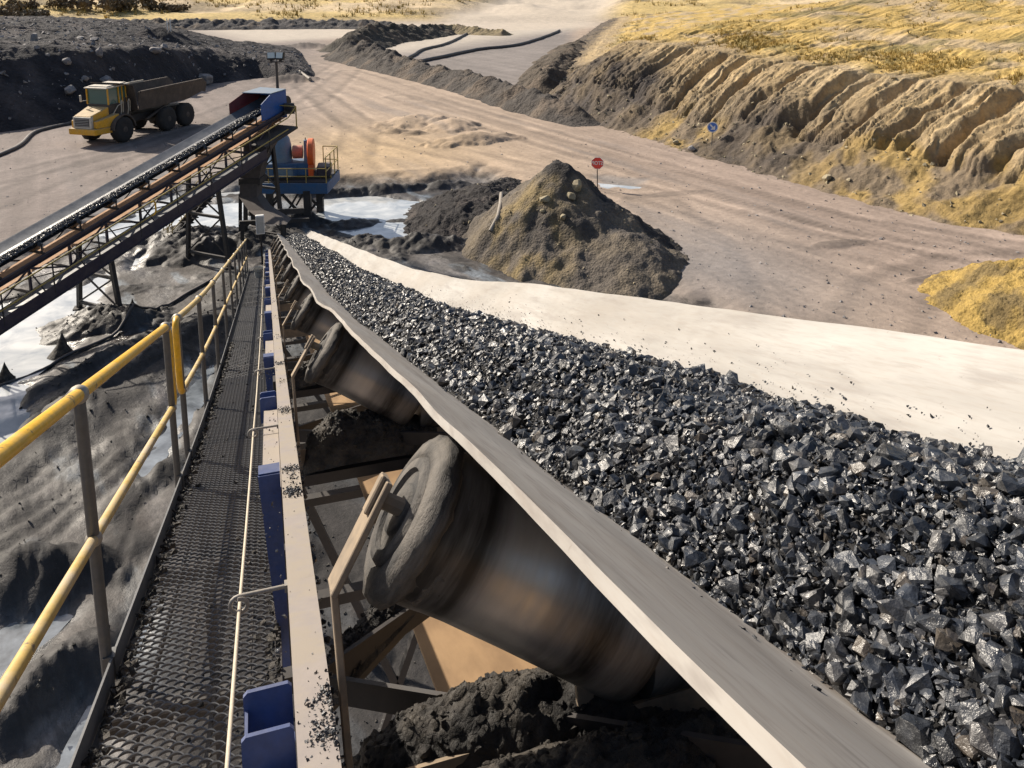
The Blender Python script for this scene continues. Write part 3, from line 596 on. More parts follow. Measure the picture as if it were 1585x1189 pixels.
# trough section
sec = []
xl, xr, oe, ob = .31, 1.43, .415, .655
for t_ in np.linspace(0, 1, 9)[:-1]: sec.append((xl+.016 + .334*t_, oe-.018 + (ob-oe+.018)*t_))
for t_ in np.linspace(0, 1, 8)[:-1]: sec.append((xl+.35 + .42*t_, ob))
for t_ in np.linspace(0, 1, 9): sec.append((xr-.35 + .35*t_, ob - (ob-oe)*t_))
sec = np.array(sec); sm = sec.copy()
for _ in range(2): sm[1:-1] = .25*sm[:-2] + .5*sm[1:-1] + .25*sm[2:]
th = .016; nrm = np.gradient(sm, axis=0); nrm = np.stack([-nrm[:, 1], nrm[:, 0]], 1); nrm /= np.hypot(*nrm.T)[:, None]
loop = np.concatenate([sm, (sm + nrm*th)[::-1]])
Yg, _ = np.meshgrid(ys, np.arange(len(loop)), indexing='ij'); SG = sag(ys)[:, None]
edgew = np.clip(np.abs(loop[:, 0]-.87)-.2, 0, 1)[None, :]
Xg = loop[:, 0][None, :] + np.sign(loop[:, 0]-.87)[None, :]*edgew*SG*.035*(loop[:, 0] < .87)[None, :] + .006*fbm(Yg*1.7, Yg*0+1, 3, 401)*np.sign(loop[:, 0]-.87)
Og = - (.055*(1-.75*sstep(3.5, 6.5, ys))[:, None])*np.clip((loop[:, 0]-1.08)/.35, 0, 1)[None, :] + loop[:, 1][None, :] + SG*(.010 + .055*edgew*np.where(loop[:, 0] < .87, 1, .12)[None, :]) + .006*fbm(Yg*2.3, Xg*2, 3, 403)
Zg = Z0v(ys)[:, None] - Og
lc = np.array(conv.location)
V = np.stack([Xg, Yg, Zg], -1).reshape(-1, 3) - lc
nl = len(loop); F = gridfaces(len(ys), nl); F2 = np.array([[i*nl+nl-1, (i+1)*nl+nl-1, (i+1)*nl, i*nl] for i in range(len(ys)-1)]); F = np.concatenate([F, F2])[:, ::-1]
bo = mesh_np('belt', V, F, M['belt'], conv)
bm = bmesh.new(); bm.from_mesh(bo.data); bmesh.ops.recalc_face_normals(bm, faces=bm.faces[:])
for e in bm.edges:
    if len(e.link_faces) == 2 and e.calc_face_angle(0) > .7: e.smooth = False
bm.to_mesh(bo.data); bm.free()
# return belt
mb = MB(); yy = np.arange(-1.6, YE, .8); v = []; n = len(yy)
for y in yy: v += [Pt(.42, 1.45+.02*sin(y), y), Pt(1.34, 1.45, y), Pt(1.34, 1.465, y), Pt(.42, 1.465+.02*sin(y), y)]
mb.add(v, [(i*4+k, i*4+(k+1) % 4, (i+1)*4+(k+1) % 4, (i+1)*4+k) for i in range(n-1) for k in range(4)]); cadd(mb, 'return_belt', M['belt_ret'])
# stringers
for sx, x0 in ((1, 0.0), (-1, 1.655)):
    mb = MB(); v = []; yy = np.concatenate([np.arange(-1.6, 12, .6), np.arange(12, YE+1, 2)]); n = len(yy)
    pr = [(x0, .87), (x0+.066, .87), (x0+.066, .880), (x0+.010, .880), (x0+.010, 1.045), (x0+.066, 1.045), (x0+.066, 1.055), (x0, 1.055)]
    for y in yy: v += [Pt(a, o, y) for a, o in pr]
    m_ = len(pr); mb.add(v, [(i*m_+k, i*m_+(k+1) % m_, (i+1)*m_+(k+1) % m_, (i+1)*m_+k) for i in range(n-1) for k in range(m_)]); cadd(mb, 'stringer', M['cream'])
# toe ledges, blue outrigger brackets and tapered leg plates along the near stringer
def ledge(y0, y1):
    mb = MB(); v = []
    for y in np.linspace(y0, y1, 5): v += [Pt(-.075, .985, y), Pt(-.002, .985, y), Pt(-.002, 1.0, y), Pt(-.075, 1.0, y)]
    mb.add(v, [(i*4+k, i*4+(k+1) % 4, (i+1)*4+(k+1) % 4, (i+1)*4+k) for i in range(4) for k in range(4)] + [(0, 1, 2, 3), (19, 18, 17, 16)]); cadd(mb, 'side_ledge', M['cream'])
per = 3.27
for i in range(9):
    y0 = 1.22 + per*i
    if y0 > YE-1: break
    mb = MB(); s_ = slope(y0); up = Vector((0, sin(s_), cos(s_)))
    a = Pt(-.045, .93, y0)
    mb.prof([(-.05, -.10), (.042, -.10), (.042, .035), (.035, .042), (-.042, .042), (-.05, .035)], Pt(-.045, .955, y0+.09), (1, 0, 0), up, (0, -1, 0), .008)
    mb.prof([(-.05, -.10), (.042, -.10), (.042, .035), (.035, .042), (-.042, .042), (-.05, .035)], Pt(-.045, .945, y0+.22), (1, 0, 0), up, (0, -1, 0), .008)
    mb.box(Pt(-.047, 1.04, y0+.155), (.09, .13, .008)); mb.box(Pt(-.090, 1.0, y0+.155), (.006, .12, .09))
    cadd(mb, 'outrigger_bracket', M['blue'])
    yg = y0 + 1.72
    if yg < YE-1:
        mb = MB(); mb.prof([(-.085, 0), (-.004, 0), (-.006, -1.15), (-.022, -1.15)], Pt(0, .90, yg), (1, 0, 0), (0, 0, 1), (0, -1, 0), .008)
        mb.prof([(-.083, 0), (-.004, 0), (-.004, -.012), (-.083, -.012)], Pt(0, .895, yg), (1, 0, 0), (0, 0, 1), (0, 1, 0), .06); cadd(mb, 'leg_plate', M['blue'])
        ledge(yg+.07, min(y0+per+.05, YE))
ledge(-1.5, 1.27)
# eye bolts that carry the pull cord
eyes = []
for i in range(13):
    y = 2.0 + 1.96*i
    if y > YE-1: break
    mb = MB(); xe = -.125; pts = [Pt(.004, .95, y), Pt(xe+.02, .95, y)]
    for k in range(0, 15): a = radians(90 + k*26); pts.append(Pt(xe + .022*cos(a), .972-.022*sin(a), y - .0012*k))
    mb.tube(pts, .0058, 7); mb.box(Pt(-.004, .95, y), (.008, .022, .022)); cadd(mb, 'eye_bolt', M['eye'], smooth=60); eyes.append(Pt(xe, .985, y-.01))
# idler sets
def idler_proto():
    root = bpy.data.objects.new('idler_set', None); COL.objects.link(root); root.parent = conv
    mb = MB()
    for sx in (1, -1):
        X = lambda x: x if sx == 1 else 1.74-x
        for dt in ((-.03,) if sx == 1 else (-.03,)):
            a = Vector((X(.096), dt, -1.12)); b_ = Vector((X(.086), dt, -.672)); c = Vector((X(.206), dt, -.488))
            d = (c-b_).normalized(); px = Vector((d.z, 0, -d.x))*(1 if sx == 1 else 1)
            mb.bar(a, b_ + Vector((0, 0, .006)), .060, .014, (1, 0, 0), .002); mb.bar(b_ - d*.006, c, .085, .014, (px), .002)
            mb.bar(c - d*.07 + Vector((-.012*sx, -.012, .004)), c + d*.008 + Vector((-.012*sx, -.012, .004)), .03, .012, px, .003)
            mb.tube([c - d*.035 + Vector((-.01*sx, .0, 0)), c - d*.035 + Vector((.07*sx, .0, -.05))], .018, 8)
    mb.bar((.098, 0, -1.10), (1.64, 0, -1.10), .09, .012, (0, 1, 0)); mb.bar((.098, .04, -1.15), (1.64, .04, -1.15), .012, .10, (0, 1, 0))
    for x in (.60, 1.14): mb.bar((x, 0, -1.10), (x, 0, -.84), .05, .012, (0, 1, 0))
    fr = mb.build('idler_frame', M['bracket'], root)
    a35 = radians(35); r = .158
    def jit(dd, a): return .005*sin(5*a+dd*40)*(dd < .12) + .006*sin(11*a+dd*80)*(dd < .10) + .004*sin(3*a)*(dd < .14)
    for sx in (1, -1):
        c = Vector((.250 if sx == 1 else 1.74-.250, 0, -.575)); ax = Vector((cos(a35)*sx, 0, -sin(a35)))
        mb = MB(); mb.lathe([(.0, .03), (.002, r-.03), (.012, r-.004), (.05, r-.002), (.075, r-.004), (.10, r-.007), (.15, r-.010), (.30, r-.012), (.565, r-.012), (.572, .03)], c, ax, 40)
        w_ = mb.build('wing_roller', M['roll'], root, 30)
        mb = MB(); rc = r+.012
        mb.lathe([(-.034, .03), (-.030, .05), (-.022, .055), (-.020, .080), (-.030, .085), (-.030, .105), (-.018, .112), (-.024, .12), (-.022, rc-.03), (-.012, rc-.008), (.006, rc+.001), (.022, rc), (.030, rc-.009), (.038, r-.006), (.050, r-.009), (.064, r-.004), (.076, r-.010), (.09, r-.0115)], c, ax, 56, lambda dd, a: (.003*sin(2*a+1+dd*20)+.0035*sin(5*a+dd*55)+.003*sin(13*a+dd*120)+.002*sin(21*a))*(dd > -.015))
        mb.build('mud_ring', M['cake'], w_, 60)
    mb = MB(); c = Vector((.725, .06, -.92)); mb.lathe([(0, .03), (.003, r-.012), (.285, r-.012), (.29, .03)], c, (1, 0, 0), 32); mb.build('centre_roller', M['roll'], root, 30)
    return root
ip = idler_proto()
for i, y in enumerate(IDL):
    o = ip if i == 0 else copy_tree(ip, conv)
    o.location = Vector((0, y, Z0(y))) - conv.location; o.rotation_euler = (-slope(y), 0, 0)
# tail end and supports
mb = MB(); mb.tube([Pt(.25, .95, YE), Pt(1.5, .95, YE)], .27, 24); cadd(mb, 'tail_pulley', M['dark'], smooth=40)
for y in (-.8, 6, 12.5, 19, 25.5):
    mb = MB()
    for x in (.03, 1.69): mb.bar(Pt(x, 1.05, y), (x + (-.25 if x < .5 else .25), y, -.6), .10, .10, (0, 1, 0))
    mb.bar(Pt(.03, 1.6, y), Pt(1.69, 1.6, y), .10, .08, (0, 1, 0))
    if Z0(y) > 5:
        mb.bar(Pt(.03, 1.7, y), (1.9, y, 1.0), .06, .06, (0, 1, 0)); mb.bar(Pt(1.69, 1.7, y), (-.2, y, 1.0), .06, .06, (0, 1, 0))
    cadd(mb, 'support_frame', M['dark'])
mb = MB(); yy = np.arange(-.87, YE, 1.31)
for k, y in enumerate(yy):
    mb.bar(Pt(.05, 1.12, y), Pt(1.66, 1.12, y+1.31), .012, .07) if k % 2 == 0 else mb.bar(Pt(1.66, 1.12, y), Pt(.05, 1.12, y+1.31), .012, .07)
    mb.bar(Pt(.05, 1.55, y), Pt(1.66, 1.55, y), .05, .05)
    for x in (.05, 1.66): mb.bar(Pt(x, 1.05, y), Pt(x, 1.58, y), .05, .05); mb.bar(Pt(x, 1.05, y), Pt(x, 1.58, y+1.31), .012, .05, (1, 0, 0))
for x in (.05, 1.66):
    for a, b_ in zip(np.arange(-1.6, YE-1, 1.5), np.arange(-.1, YE+.5, 1.5)): mb.bar(Pt(x, 1.58, a), Pt(x, 1.58, b_), .06, .05)
cadd(mb, 'cross_bracing', M['dark'])

# ------------------------------------------------------------------ coal lumps
def hull(seed, npt, sq):
    r = np.random.default_rng(seed); p = r.normal(size=(npt, 3)); p /= np.linalg.norm(p, axis=1)[:, None]; p *= r.uniform(.72, 1.08, (npt, 1)); p *= np.array(sq)
    bm = bmesh.new(); [bm.verts.new(q) for q in p]; res = bmesh.ops.convex_hull(bm, input=bm.verts[:])
    bmesh.ops.delete(bm, geom=[g for g in res['geom_interior'] if isinstance(g, bmesh.types.BMVert)], context='VERTS')
    bmesh.ops.triangulate(bm, faces=bm.faces[:]); bm.verts.index_update()
    v = np.array([q.co[:] for q in bm.verts]); f = np.array([[q.index for q in g.verts] for g in bm.faces]); bm.free(); return v, f
HUL = [hull(900+i, int(RNG.integers(11, 22)), (1, RNG.uniform(.6, .95), RNG.uniform(.45, .8))) for i in range(36)]
HULS = [hull(990+i, 8, (1, RNG.uniform(.6, .95), RNG.uniform(.5, .8))) for i in range(16)]
def rocks(P, Rd, lib, rng, tilt=1.):
    """one mesh of many faceted lumps"""
    Vs = []; Fs = []; n = 0; ids = rng.integers(0, len(lib), len(P))
    for k in range(len(lib)):
        s_ = np.where(ids == k)[0]
        if not len(s_): continue
        v, f = lib[k]; m = len(s_)
        q = rng.normal(size=(m, 4)); q[:, 1:3] *= tilt; q /= np.linalg.norm(q, axis=1)[:, None]; w_, x, y, z_ = q.T
        Rm = np.stack([1-2*(y*y+z_*z_), 2*(x*y-z_*w_), 2*(x*z_+y*w_), 2*(x*y+z_*w_), 1-2*(x*x+z_*z_), 2*(y*z_-x*w_), 2*(x*z_-y*w_), 2*(y*z_+x*w_), 1-2*(x*x+y*y)], -1).reshape(m, 3, 3)
        vv_ = np.einsum('mij,vj->mvi', Rm, v)*Rd[s_][:, None, None] + P[s_][:, None, :]
        Vs.append(vv_.reshape(-1, 3)); Fs.append((f[None] + (n + np.arange(m)*len(v))[:, None, None]).reshape(-1, 3)); n += m*len(v)
    return np.concatenate(Vs), np.concatenate(Fs)
CL, CR = .575, 1.20
def coaltop(X, Y):
    l = CL + .045*(1-sstep(.5, 1.8, Y)) + .018*fbm(Y*3, Y*0+2, 3, 421); r = CR + .03*fbm(Y*3, Y*0+5, 3, 423) + .02*np.sin(Y)
    t_ = np.clip((X-l)/(r-l), 0, 1); e = np.where(X < .66, oe + (X-.31)*.686, np.where(X > 1.08, ob-(X-1.08)*.686 - .055*(1-.75*sstep(3.5, 6.5, Y))*np.clip((X-1.08)/.35, 0, 1), ob))
    return e - (.20*np.sin(pi*t_)**.75 + .03*fbm(X*5, Y*5, 3, 425)*np.sin(pi*t_))
yy = np.concatenate([np.arange(-1.5, 5, .02), np.arange(5, YE-.4, .09)]); xx = np.linspace(CL-.01, CR+.02, 60)
Xc, Yc = np.meshgrid(xx, yy, indexing='ij'); Oc = coaltop(Xc, Yc) + .008 + .014*fbm(Xc*38, Yc*38, 3, 427)*np.sin(pi*np.clip((Xc-CL)/(CR-CL), 0, 1)); Zc = Z0v(yy)[None, :] - Oc - .012*sag(yy)[None, :]
bedV = np.stack([Xc, Yc, Zc], -1).reshape(-1, 3); bedF = gridfaces(*Xc.shape)
bedT = np.concatenate([bedF[:, [0, 1, 2]], bedF[:, [0, 2, 3]]])
rng = np.random.default_rng(5); Vs = [bedV]; Fs = [bedT]; nv = len(bedV)
def strew(n, y0, y1, rlo, rhi, pw, lib, lift=.2):
    global nv
    y = y0 + (y1-y0)*rng.random(n); c0 = CL + .045*(1-sstep(.5, 1.8, y)); x = c0 + (CR-c0)*rng.random(n); r = rlo + (rhi-rlo)*rng.random(n)**pw
    o = coaltop(x, y) - r*lift - .012*rng.random(n)*0; P = np.stack([x, y, Z0v(y) - o - .012*sag(y)], -1)
    a, f = rocks(P, r, lib, rng, .42); Vs.append(a); Fs.append(f + nv); nv += len(a)
strew(14000, .1, 1.7, .004, .0125, 1.6, HULS, .4); strew(900, .1, 1.8, .012, .024, 1.6, HUL, .3); strew(17000, -.6, 3.2, .005, .0145, 1.7, HULS, .35); strew(1700, -.6, 3.4, .015, .027, 1.8, HUL, .30); strew(150, -.4, 4, .026, .037, 1.5, HUL, .25)
strew(11000, 3.0, 8, .007, .020, 1.6, HULS, .3); strew(1000, 3.2, 8.5, .018, .034, 1.6, HUL, .3)
strew(11000, 8, YE-.5, .013, .034, 1.7, HULS, .3)
# crumbs thrown out on the belt beside the heap
n = 1500; y = -.5 + 7*rng.random(n)**1.3; x = CR + .01 + .055*np.abs(rng.normal(size=n))**1.5*.6; r = .0016 + .0052*rng.random(n)**3
o = ob-(x-1.08)*.686 - .002 - .055*(1-.75*sstep(3.5, 6.5, y))*np.clip((x-1.08)/.35, 0, 1); ok = x < 1.40; P = np.stack([x, y, Z0v(y)-o-.012*sag(y)+.004], -1)[ok]; a, f = rocks(P, r[ok], HULS, rng); Vs.append(a); Fs.append(f+nv); nv += len(a)
n = 260; y = -.3 + 5*rng.random(n)**1.2; x = CL - .012*np.abs(rng.normal(size=n)); r = .003 + .008*rng.random(n)**2
o = oe+(x-.31)*.686 - .004; P = np.stack([x, y, Z0v(y)-o-.012*sag(y)], -1); a, f = rocks(P, r, HULS, rng); Vs.append(a); Fs.append(f+nv); nv += len(a)
co = mesh_np('coal', np.concatenate(Vs), np.concatenate(Fs), M['coal'], smooth=False); co.data.materials.append(M['coalbed']); mi_ = np.zeros(len(co.data.polygons), np.int32); mi_[:len(bedT)] = 1; co.data.polygons.foreach_set('material_index', mi_)
tag(co, 'broken black coal heaped along the moving conveyor belt', 'coal', None, 'stuff')

# spillage: caked fines on the cross members, crumbs on the stringer and on the walkway
def mound(name, pts, hw, hh, seed, label, nu=None, mat='fines', xs=Vector((0, 1, 0))):
    """a lumpy ridge of spilt fines along a line of points"""
    pts = [Vector(p) for p in pts]; L = sum((pts[i+1]-pts[i]).length for i in range(len(pts)-1)); nu = nu or max(24, int(L/.012)); nw = 40
    P = np.array([p[:] for p in pts]); D = np.concatenate([[0], np.cumsum(np.linalg.norm(np.diff(P, axis=0), axis=1))]); u = np.linspace(0, L, nu)
    c = np.stack([np.interp(u, D, P[:, k]) for k in range(3)], -1); w_ = np.linspace(-1, 1, nw)
    W = np.interp(u, D, hw) if np.ndim(hw) else np.full(nu, hw); Hh = np.interp(u, D, hh) if np.ndim(hh) else np.full(nu, hh)
    tx = np.gradient(c, axis=0); tx /= np.linalg.norm(tx, axis=1)[:, None]; sd_ = np.stack([-tx[:, 1], tx[:, 0], 0*tx[:, 0]], -1); sd_ /= np.linalg.norm(sd_, axis=1)[:, None]
    X = c[:, None, :] + sd_[:, None, :]*(w_[None, :, None]*W[:, None, None])
    a = X[..., 0]*1.0 + X[..., 2]*.3; b_ = X[..., 1]
    pr = np.clip(1 - np.abs(w_)[None, :]**1.9 + .25*fbm(a*9, b_*9, 3, seed)*(1-np.abs(w_))[None, :], -.15, 2)
    h = Hh[:, None]*pr*(1+.30*fbm(a*5, b_*5, 3, seed+1)) + (.030*np.maximum(0, fbm(a*16, b_*16, 4, seed+2)) + .020*fbm(a*42, b_*42, 3, seed+3, ridge=True) )*np.sqrt(np.clip(pr, 0, 1))*min(1, hh[0]/.08 if np.ndim(hh) else hh/.08)
    e = sstep(0, .05, u/L)*sstep(0, .05, 1-u/L); h = h*(.25+.75*e[:, None])
    X = X.copy(); X[..., 2] += h; sk = X.copy(); 
    c0 = np.array(pts[0][:]); o = mesh_np(name, X.reshape(-1, 3)-c0, gridfaces(nu, nw), M[mat]); o.location = c0
    tag(o, label, 'coal spill', 'spilt coal fines under the belt')
    vv_ = X.reshape(-1, 3); up_ = (h > .3*h.max()).reshape(-1); ids = np.where(up_)[0]; m = min(520, len(ids)); s_ = rng.choice(ids, m); rr2 = .004 + .016*rng.random(m)**2.2
    a, f = rocks(vv_[s_] - np.stack([0*rr2, 0*rr2, rr2*.35], -1) - c0, rr2, HUL, rng)
    me = o.data; bm = bmesh.new(); bm.from_mesh(me); base = [bm.verts.new(q) for q in a]
    for t_ in f: bm.faces.new([base[i] for i in t_])
    bm.to_mesh(me); bm.free(); return o
mound('coal_spill', [Pt(.10, 1.24, 1.42), Pt(.34, 1.22, 1.42), Pt(.62, 1.20, 1.42), Pt(.95, 1.24, 1.40)], [.12, .17, .17, .14], [.10, .17, .15, .10], 441, 'thick mound of caked coal fines under the nearest roller at the bottom of the photo')
mound('coal_spill', [Pt(.11, 1.22, 1.22), Pt(.40, 1.20, 1.20), Pt(.75, 1.22, 1.20), Pt(1.0, 1.24, 1.2)], [.10, .14, .14, .1], [.07, .13, .12, .06], 451, 'brownish mound of coal fines nearest the camera, in front of the thicker mound')
mound('coal_spill', [Pt(.10, 1.17, 1.84), Pt(.30, 1.10, 2.02), Pt(.50, 1.05, 2.22)], [.055, .06, .06], [.05, .055, .05], 461, 'slanting brace caked with coal fines just behind the nearest roller')
mound('coal_spill', [Pt(.11, 1.20, 4.0), Pt(.30, 1.15, 4.0), Pt(.55, 1.15, 4.0), Pt(.85, 1.2, 4.0)], [.10, .16, .16, .1], [.14, .20, .16, .10], 471, 'dark mound of coal fines under the belt behind the second roller')
mound('coal_spill', [Pt(.11, 1.20, 6.4), Pt(.35, 1.15, 6.4), Pt(.75, 1.2, 6.4)], [.10, .14, .1], [.10, .16, .1], 481, 'dark mound of coal fines under the belt behind the third roller')
for a_, b_, w_, h_ in ((Pt(.07, 1.20, 1.82), Pt(.55, 1.08, 2.26), .07, .06), (Pt(.07, 1.27, 1.42), Pt(1.66, 1.27, 1.42), .22, .05), (Pt(.07, 1.25, 1.2), Pt(1.66, 1.25, 1.2), .16, .05), (Pt(.07, 1.24, 4.0), Pt(1.66, 1.24, 4.0), .2, .06), (Pt(.07, 1.24, 6.4), Pt(1.66, 1.24, 6.4), .2, .06)):
    mb = MB(); mb.bar(a_, b_, w_, h_); cadd(mb, 'cross_member', M['dark'])
def crumbs(name, label, P, r, kind='stuff', mat='coal'):
    a, f = rocks(np.array(P), np.array(r), HULS, rng); o = mesh_np(name, a, f, M[mat], smooth=False); return tag(o, label, 'coal crumbs', None, kind)
P = []; r = []
for y0, sp, n, xa in [(1.30, .07, 130, .054), (1.20, .04, 110, .046), (1.24, .10, 60, .05), (2.58, .05, 320, .036), (2.86, .035, 200, .034), (2.75, .12, 60, .035), (3.95, .09, 240, .035), (5.6, .10, 200, .035), (4.85, .08, 30, .035), (7.2, .2, 50, .035), (8.8, .2, 40, .03), (10.5, .3, 40, .03)]:
    for _ in range(n):
        x = min(.062, max(.004, xa + rng.normal()*.016)); y = y0 + rng.normal()*sp*.6; q = .0016 + .0055*rng.random()**2.2; P.append(Pt(x, .87-q*.4-.004*rng.random()**3, y)); r.append(q)
for _ in range(60): x = .004+.058*rng.random(); y = .6 + 6*rng.random(); q = .0015+.003*rng.random()**2; P.append(Pt(x, .87-q*.4, y)); r.append(q)
for _ in range(420): y = .9+6*rng.random()**1.5; q = .004+.012*rng.random()**2; P.append(Pt(.072+.018*rng.random(), 1.045-q*.6 + .01*rng.random(), y)); r.append(q)
for _ in range(120): y = 1.1+6*rng.random(); q = .003+.008*rng.random()**2; P.append(Pt(-.07+.06*rng.random(), .985-q*.5, y)) ; r.append(q)
crumbs('coal_crumbs', 'black coal crumbs scattered along the cream stringer', P, r)

# ------------------------------------------------------------------ walkway beside the conveyor
DK = 1.565; XL, XR = -.614, -.035
wk = thing('walkway', 'narrow dark expanded-metal walkway running down beside the conveyor', 'walkway', Pt((XL+XR)/2, DK, 3))
YW = 26.5
mv = []; mf = []; nn = 0; pitch = .0245; row = 0; y = -.4
while y < YW:
    far = y > 9; st = (pitch if y < 9 else pitch*2 if y < 16 else pitch*4); lam = .059; seg = 12 if y < 5 else 4 if y < 12 else 2
    hw = (XR-XL-.05)/lam; m = int(hw*seg); k = np.arange(m+1)/seg*lam; x = XL+.03 + k
    ph = (row % 2)*pi; zz = 2*np.abs(np.cos(pi*k/lam + ph/2))**.8 - 1
    dy = zz*pitch*.46; rise = .006*zz; yq = y + dy; s_ = slope(y); z0 = Z0(y) - DK - (yq-y)*math.tan(s_)
    th_ = .0030 if y < 9 else .005
    for q in range(m+1):
        b0 = (x[q], yq[q], z0[q] + .007 + rise[q]); mv += [(x[q], yq[q]-th_*.5, z0[q]+.0065+rise[q]), (x[q], yq[q]+th_*.7, z0[q]+.0085+rise[q]), (x[q], yq[q]+th_*.2, z0[q]+.001)]
    for q in range(m):
        a = nn+q*3; mf += [(a, a+3, a+4, a+1), (a+1, a+4, a+5, a+2)]
    nn += (m+1)*3; row += 1; y += st
mb = MB(); lw = wk.location
o = mesh_np('grating', np.array(mv)-np.array(lw), np.array(mf), M['grate'], wk, smooth=False)
mb = MB()
def strip(mb, x0, x1, o0, o1, y0, y1, n=40):
    v = []; 
    for y in np.linspace(y0, y1, n): v += [Pt(x0, o0, y), Pt(x1, o0, y), Pt(x1, o1, y), Pt(x0, o1, y)]
    mb.add(v, [(i*4+k, i*4+(k+1) % 4, (i+1)*4+(k+1) % 4, (i+1)*4+k) for i in range(n-1) for k in range(4)] + [(3, 2, 1, 0), ((n-1)*4, (n-1)*4+1, (n-1)*4+2, (n-1)*4+3)])
strip(mb, XL-.012, XL-.004, DK-.075, DK+.10, -.6, YW); cadd(mb, 'kick_plate', M['grate'], wk)
mb = MB(); strip(mb, XL, XL+.03, DK+.012, DK+.02, -.6, YW); strip(mb, XR-.02, XR+.0, DK+.012, DK+.10, -.6, YW)
for x in np.linspace(XL+.12, XR-.12, 4): strip(mb, x, x+.012, DK+.012, DK+.05, -.6, YW, 30)
for y in np.arange(.2, YW, 1.2): mb.bar(Pt(XL, DK+.05, y), Pt(XR+.05, DK+.05, y), .05, .07)
for y in np.arange(6, YW, 6.5): mb.bar(Pt(XL+.03, DK+.1, y), (XL+.03, y, -.6), .08, .08); 
cadd(mb, 'deck_frame', M['dark'], wk)
P = []; r = []
for _ in range(2300):
    y = .6 + 11*rng.random()**1.3; side = rng.random()
    x = XL+.012+abs(rng.normal())*.028 if side < .55 else (XR-.005-abs(rng.normal())*.03 if side < .92 else XL+.05+(XR-XL-.1)*rng.random())
    q = .006+(.026 if side < .55 else .019)*rng.random()**1.7; 
    if .55 < side < .92 and rng.random() < .35: q *= 1.2
    P.append(Pt(x, DK-.006-q*.45, y)); r.append(q)
crumbs('coal_crumbs', 'black and grey coal crumbs lying along both edges of the walkway', P, r, 'stuff', 'fines')

# ------------------------------------------------------------------ handrail of yellow topped pipe
RH = 1.105
def railpt(y, f=1.): return Pt(XL-.03, DK - RH*f, y)
def handrail(y0, y1, posts, rmat, mmat, label, loop0, loop1):
    t = thing('handrail', label, 'handrail', Pt(XL-.03, DK, posts[0]), 'pipe handrails along the walkway')
    ys_ = np.concatenate([[y0], np.arange(math.ceil(y0*2)/2+.01, y1-.01, .5), [y1]])
    for nm, f, m_, rad in (('top_rail', 1., rmat, .0235), ('mid_rail', .50, mmat, .0190)):
        mb = MB(); mb.tube([railpt(q, f) for q in ys_], rad, 12); cadd(mb, nm, m_, t, 40)
    for q in posts:
        mb = MB(); a = railpt(q, 0); b_ = railpt(q, 1.); mb.tube([a + Vector((0, 0, -.02)), b_], .0205, 12)
        mb.box(a + Vector((.012, 0, .03)), (.04, .05, .11)); p_ = cadd(mb, 'post', M['galv'], t, 40)
        for f, rr_ in ((1., .034), (.5, .029)):
            mb = MB(); mb.ball(railpt(q, f), rr_, 14, 9); mb.v = [tuple(Vector(a_) - t.location) for a_ in mb.v]; mb.build('ball_joint', M['ballm'], p_, 80)
    for end, yy_ in ((loop0, y0), (loop1, y1)):
        if end:
            s_ = 1 if end > 0 else -1; pts = []
            for k in range(7): a = radians(k*15); pts.append(railpt(yy_ + s_*(.10*sin(a)), 1.) - Vector((0, 0, .10*(1-cos(a)))))
            for k in range(7): a = radians(k*15); pts.append(railpt(yy_ + s_*(.10*cos(a)), .5) + Vector((0, 0, .10*(1-sin(a)))))
            mb = MB(); mb.tube(pts, .022, 10); cadd(mb, 'end_loop', M['yellow'], t, 40)
    return t
handrail(-.8, 5.22, [.45, 2.87, 5.20], M['yellow'], M['yellow_worn'], 'nearest handrail section with a bright yellow top rail on grey posts', 0, 1)
handrail(5.82, 25.8, [5.84, 7.65, 9.65, 11.85, 14, 16.2, 18.4, 20.6, 22.8, 25.0], M['yellow_worn'], M['yellow_worn'], 'far handrail section with dusty faded yellow rail leading down to the tail end', -1, 0)

# pull cord, bucket, switch box
mb = MB(); pts = [Pt(-.13, 1.02, -.6)]
for i, e in enumerate(eyes):
    if i == 0: pts += [pts[0].lerp(e, .35) - Vector((0, 0, .012)), pts[0].lerp(e, .7) - Vector((0, 0, .01))]
    else: pts += [eyes[i-1].lerp(e, .33) - Vector((0, 0, .014)), eyes[i-1].lerp(e, .66) - Vector((0, 0, .014))]
    pts.append(e)
mb.tube(pts, .0046, 7); o = mb.build('pull_cord', M['rod'], None, 60); tag(o, 'pale emergency pull cord threaded through eye bolts above the walkway', 'cord')
b0 = Pt(-.28, DK, 23.2); t = thing('bucket', 'small grey bucket standing at the far end of the walkway', 'bucket', b0)
mb = MB(); mb.lathe([(0, .11), (.0, .12), (.30, .16), (.31, .165), (.30, .15), (.02, .11)], (0, 0, 0), (0, 0, 1), 18); mb.build('body', M['greyb'], t, 30)
mb = MB(); mb.tube([(-.16, 0, .29), (-.14, -.08, .24), (0, -.17, .2), (.14, -.08, .24), (.16, 0, .29)], .008, 6); mb.build('handle', M['galv'], t, 60)
b0 = Pt(-.20, DK, 26.0); t = thing('switch_box', 'pale grey switch box on a short post at the foot of the walkway', 'switch box', b0)
mb = MB(); mb.box((0, 0, 1.55), (.26, .16, .62), None, .015); mb.build('box', M['white'], t); mb = MB(); mb.bar((0, .03, 0), (0, .03, 1.3), .06, .06); mb.build('post', M['dark'], t)
mb = MB(); mb.box((0, -.084, 1.55), (.22, .008, .54), None, .003); mb.build('door', M['greyb'], t)

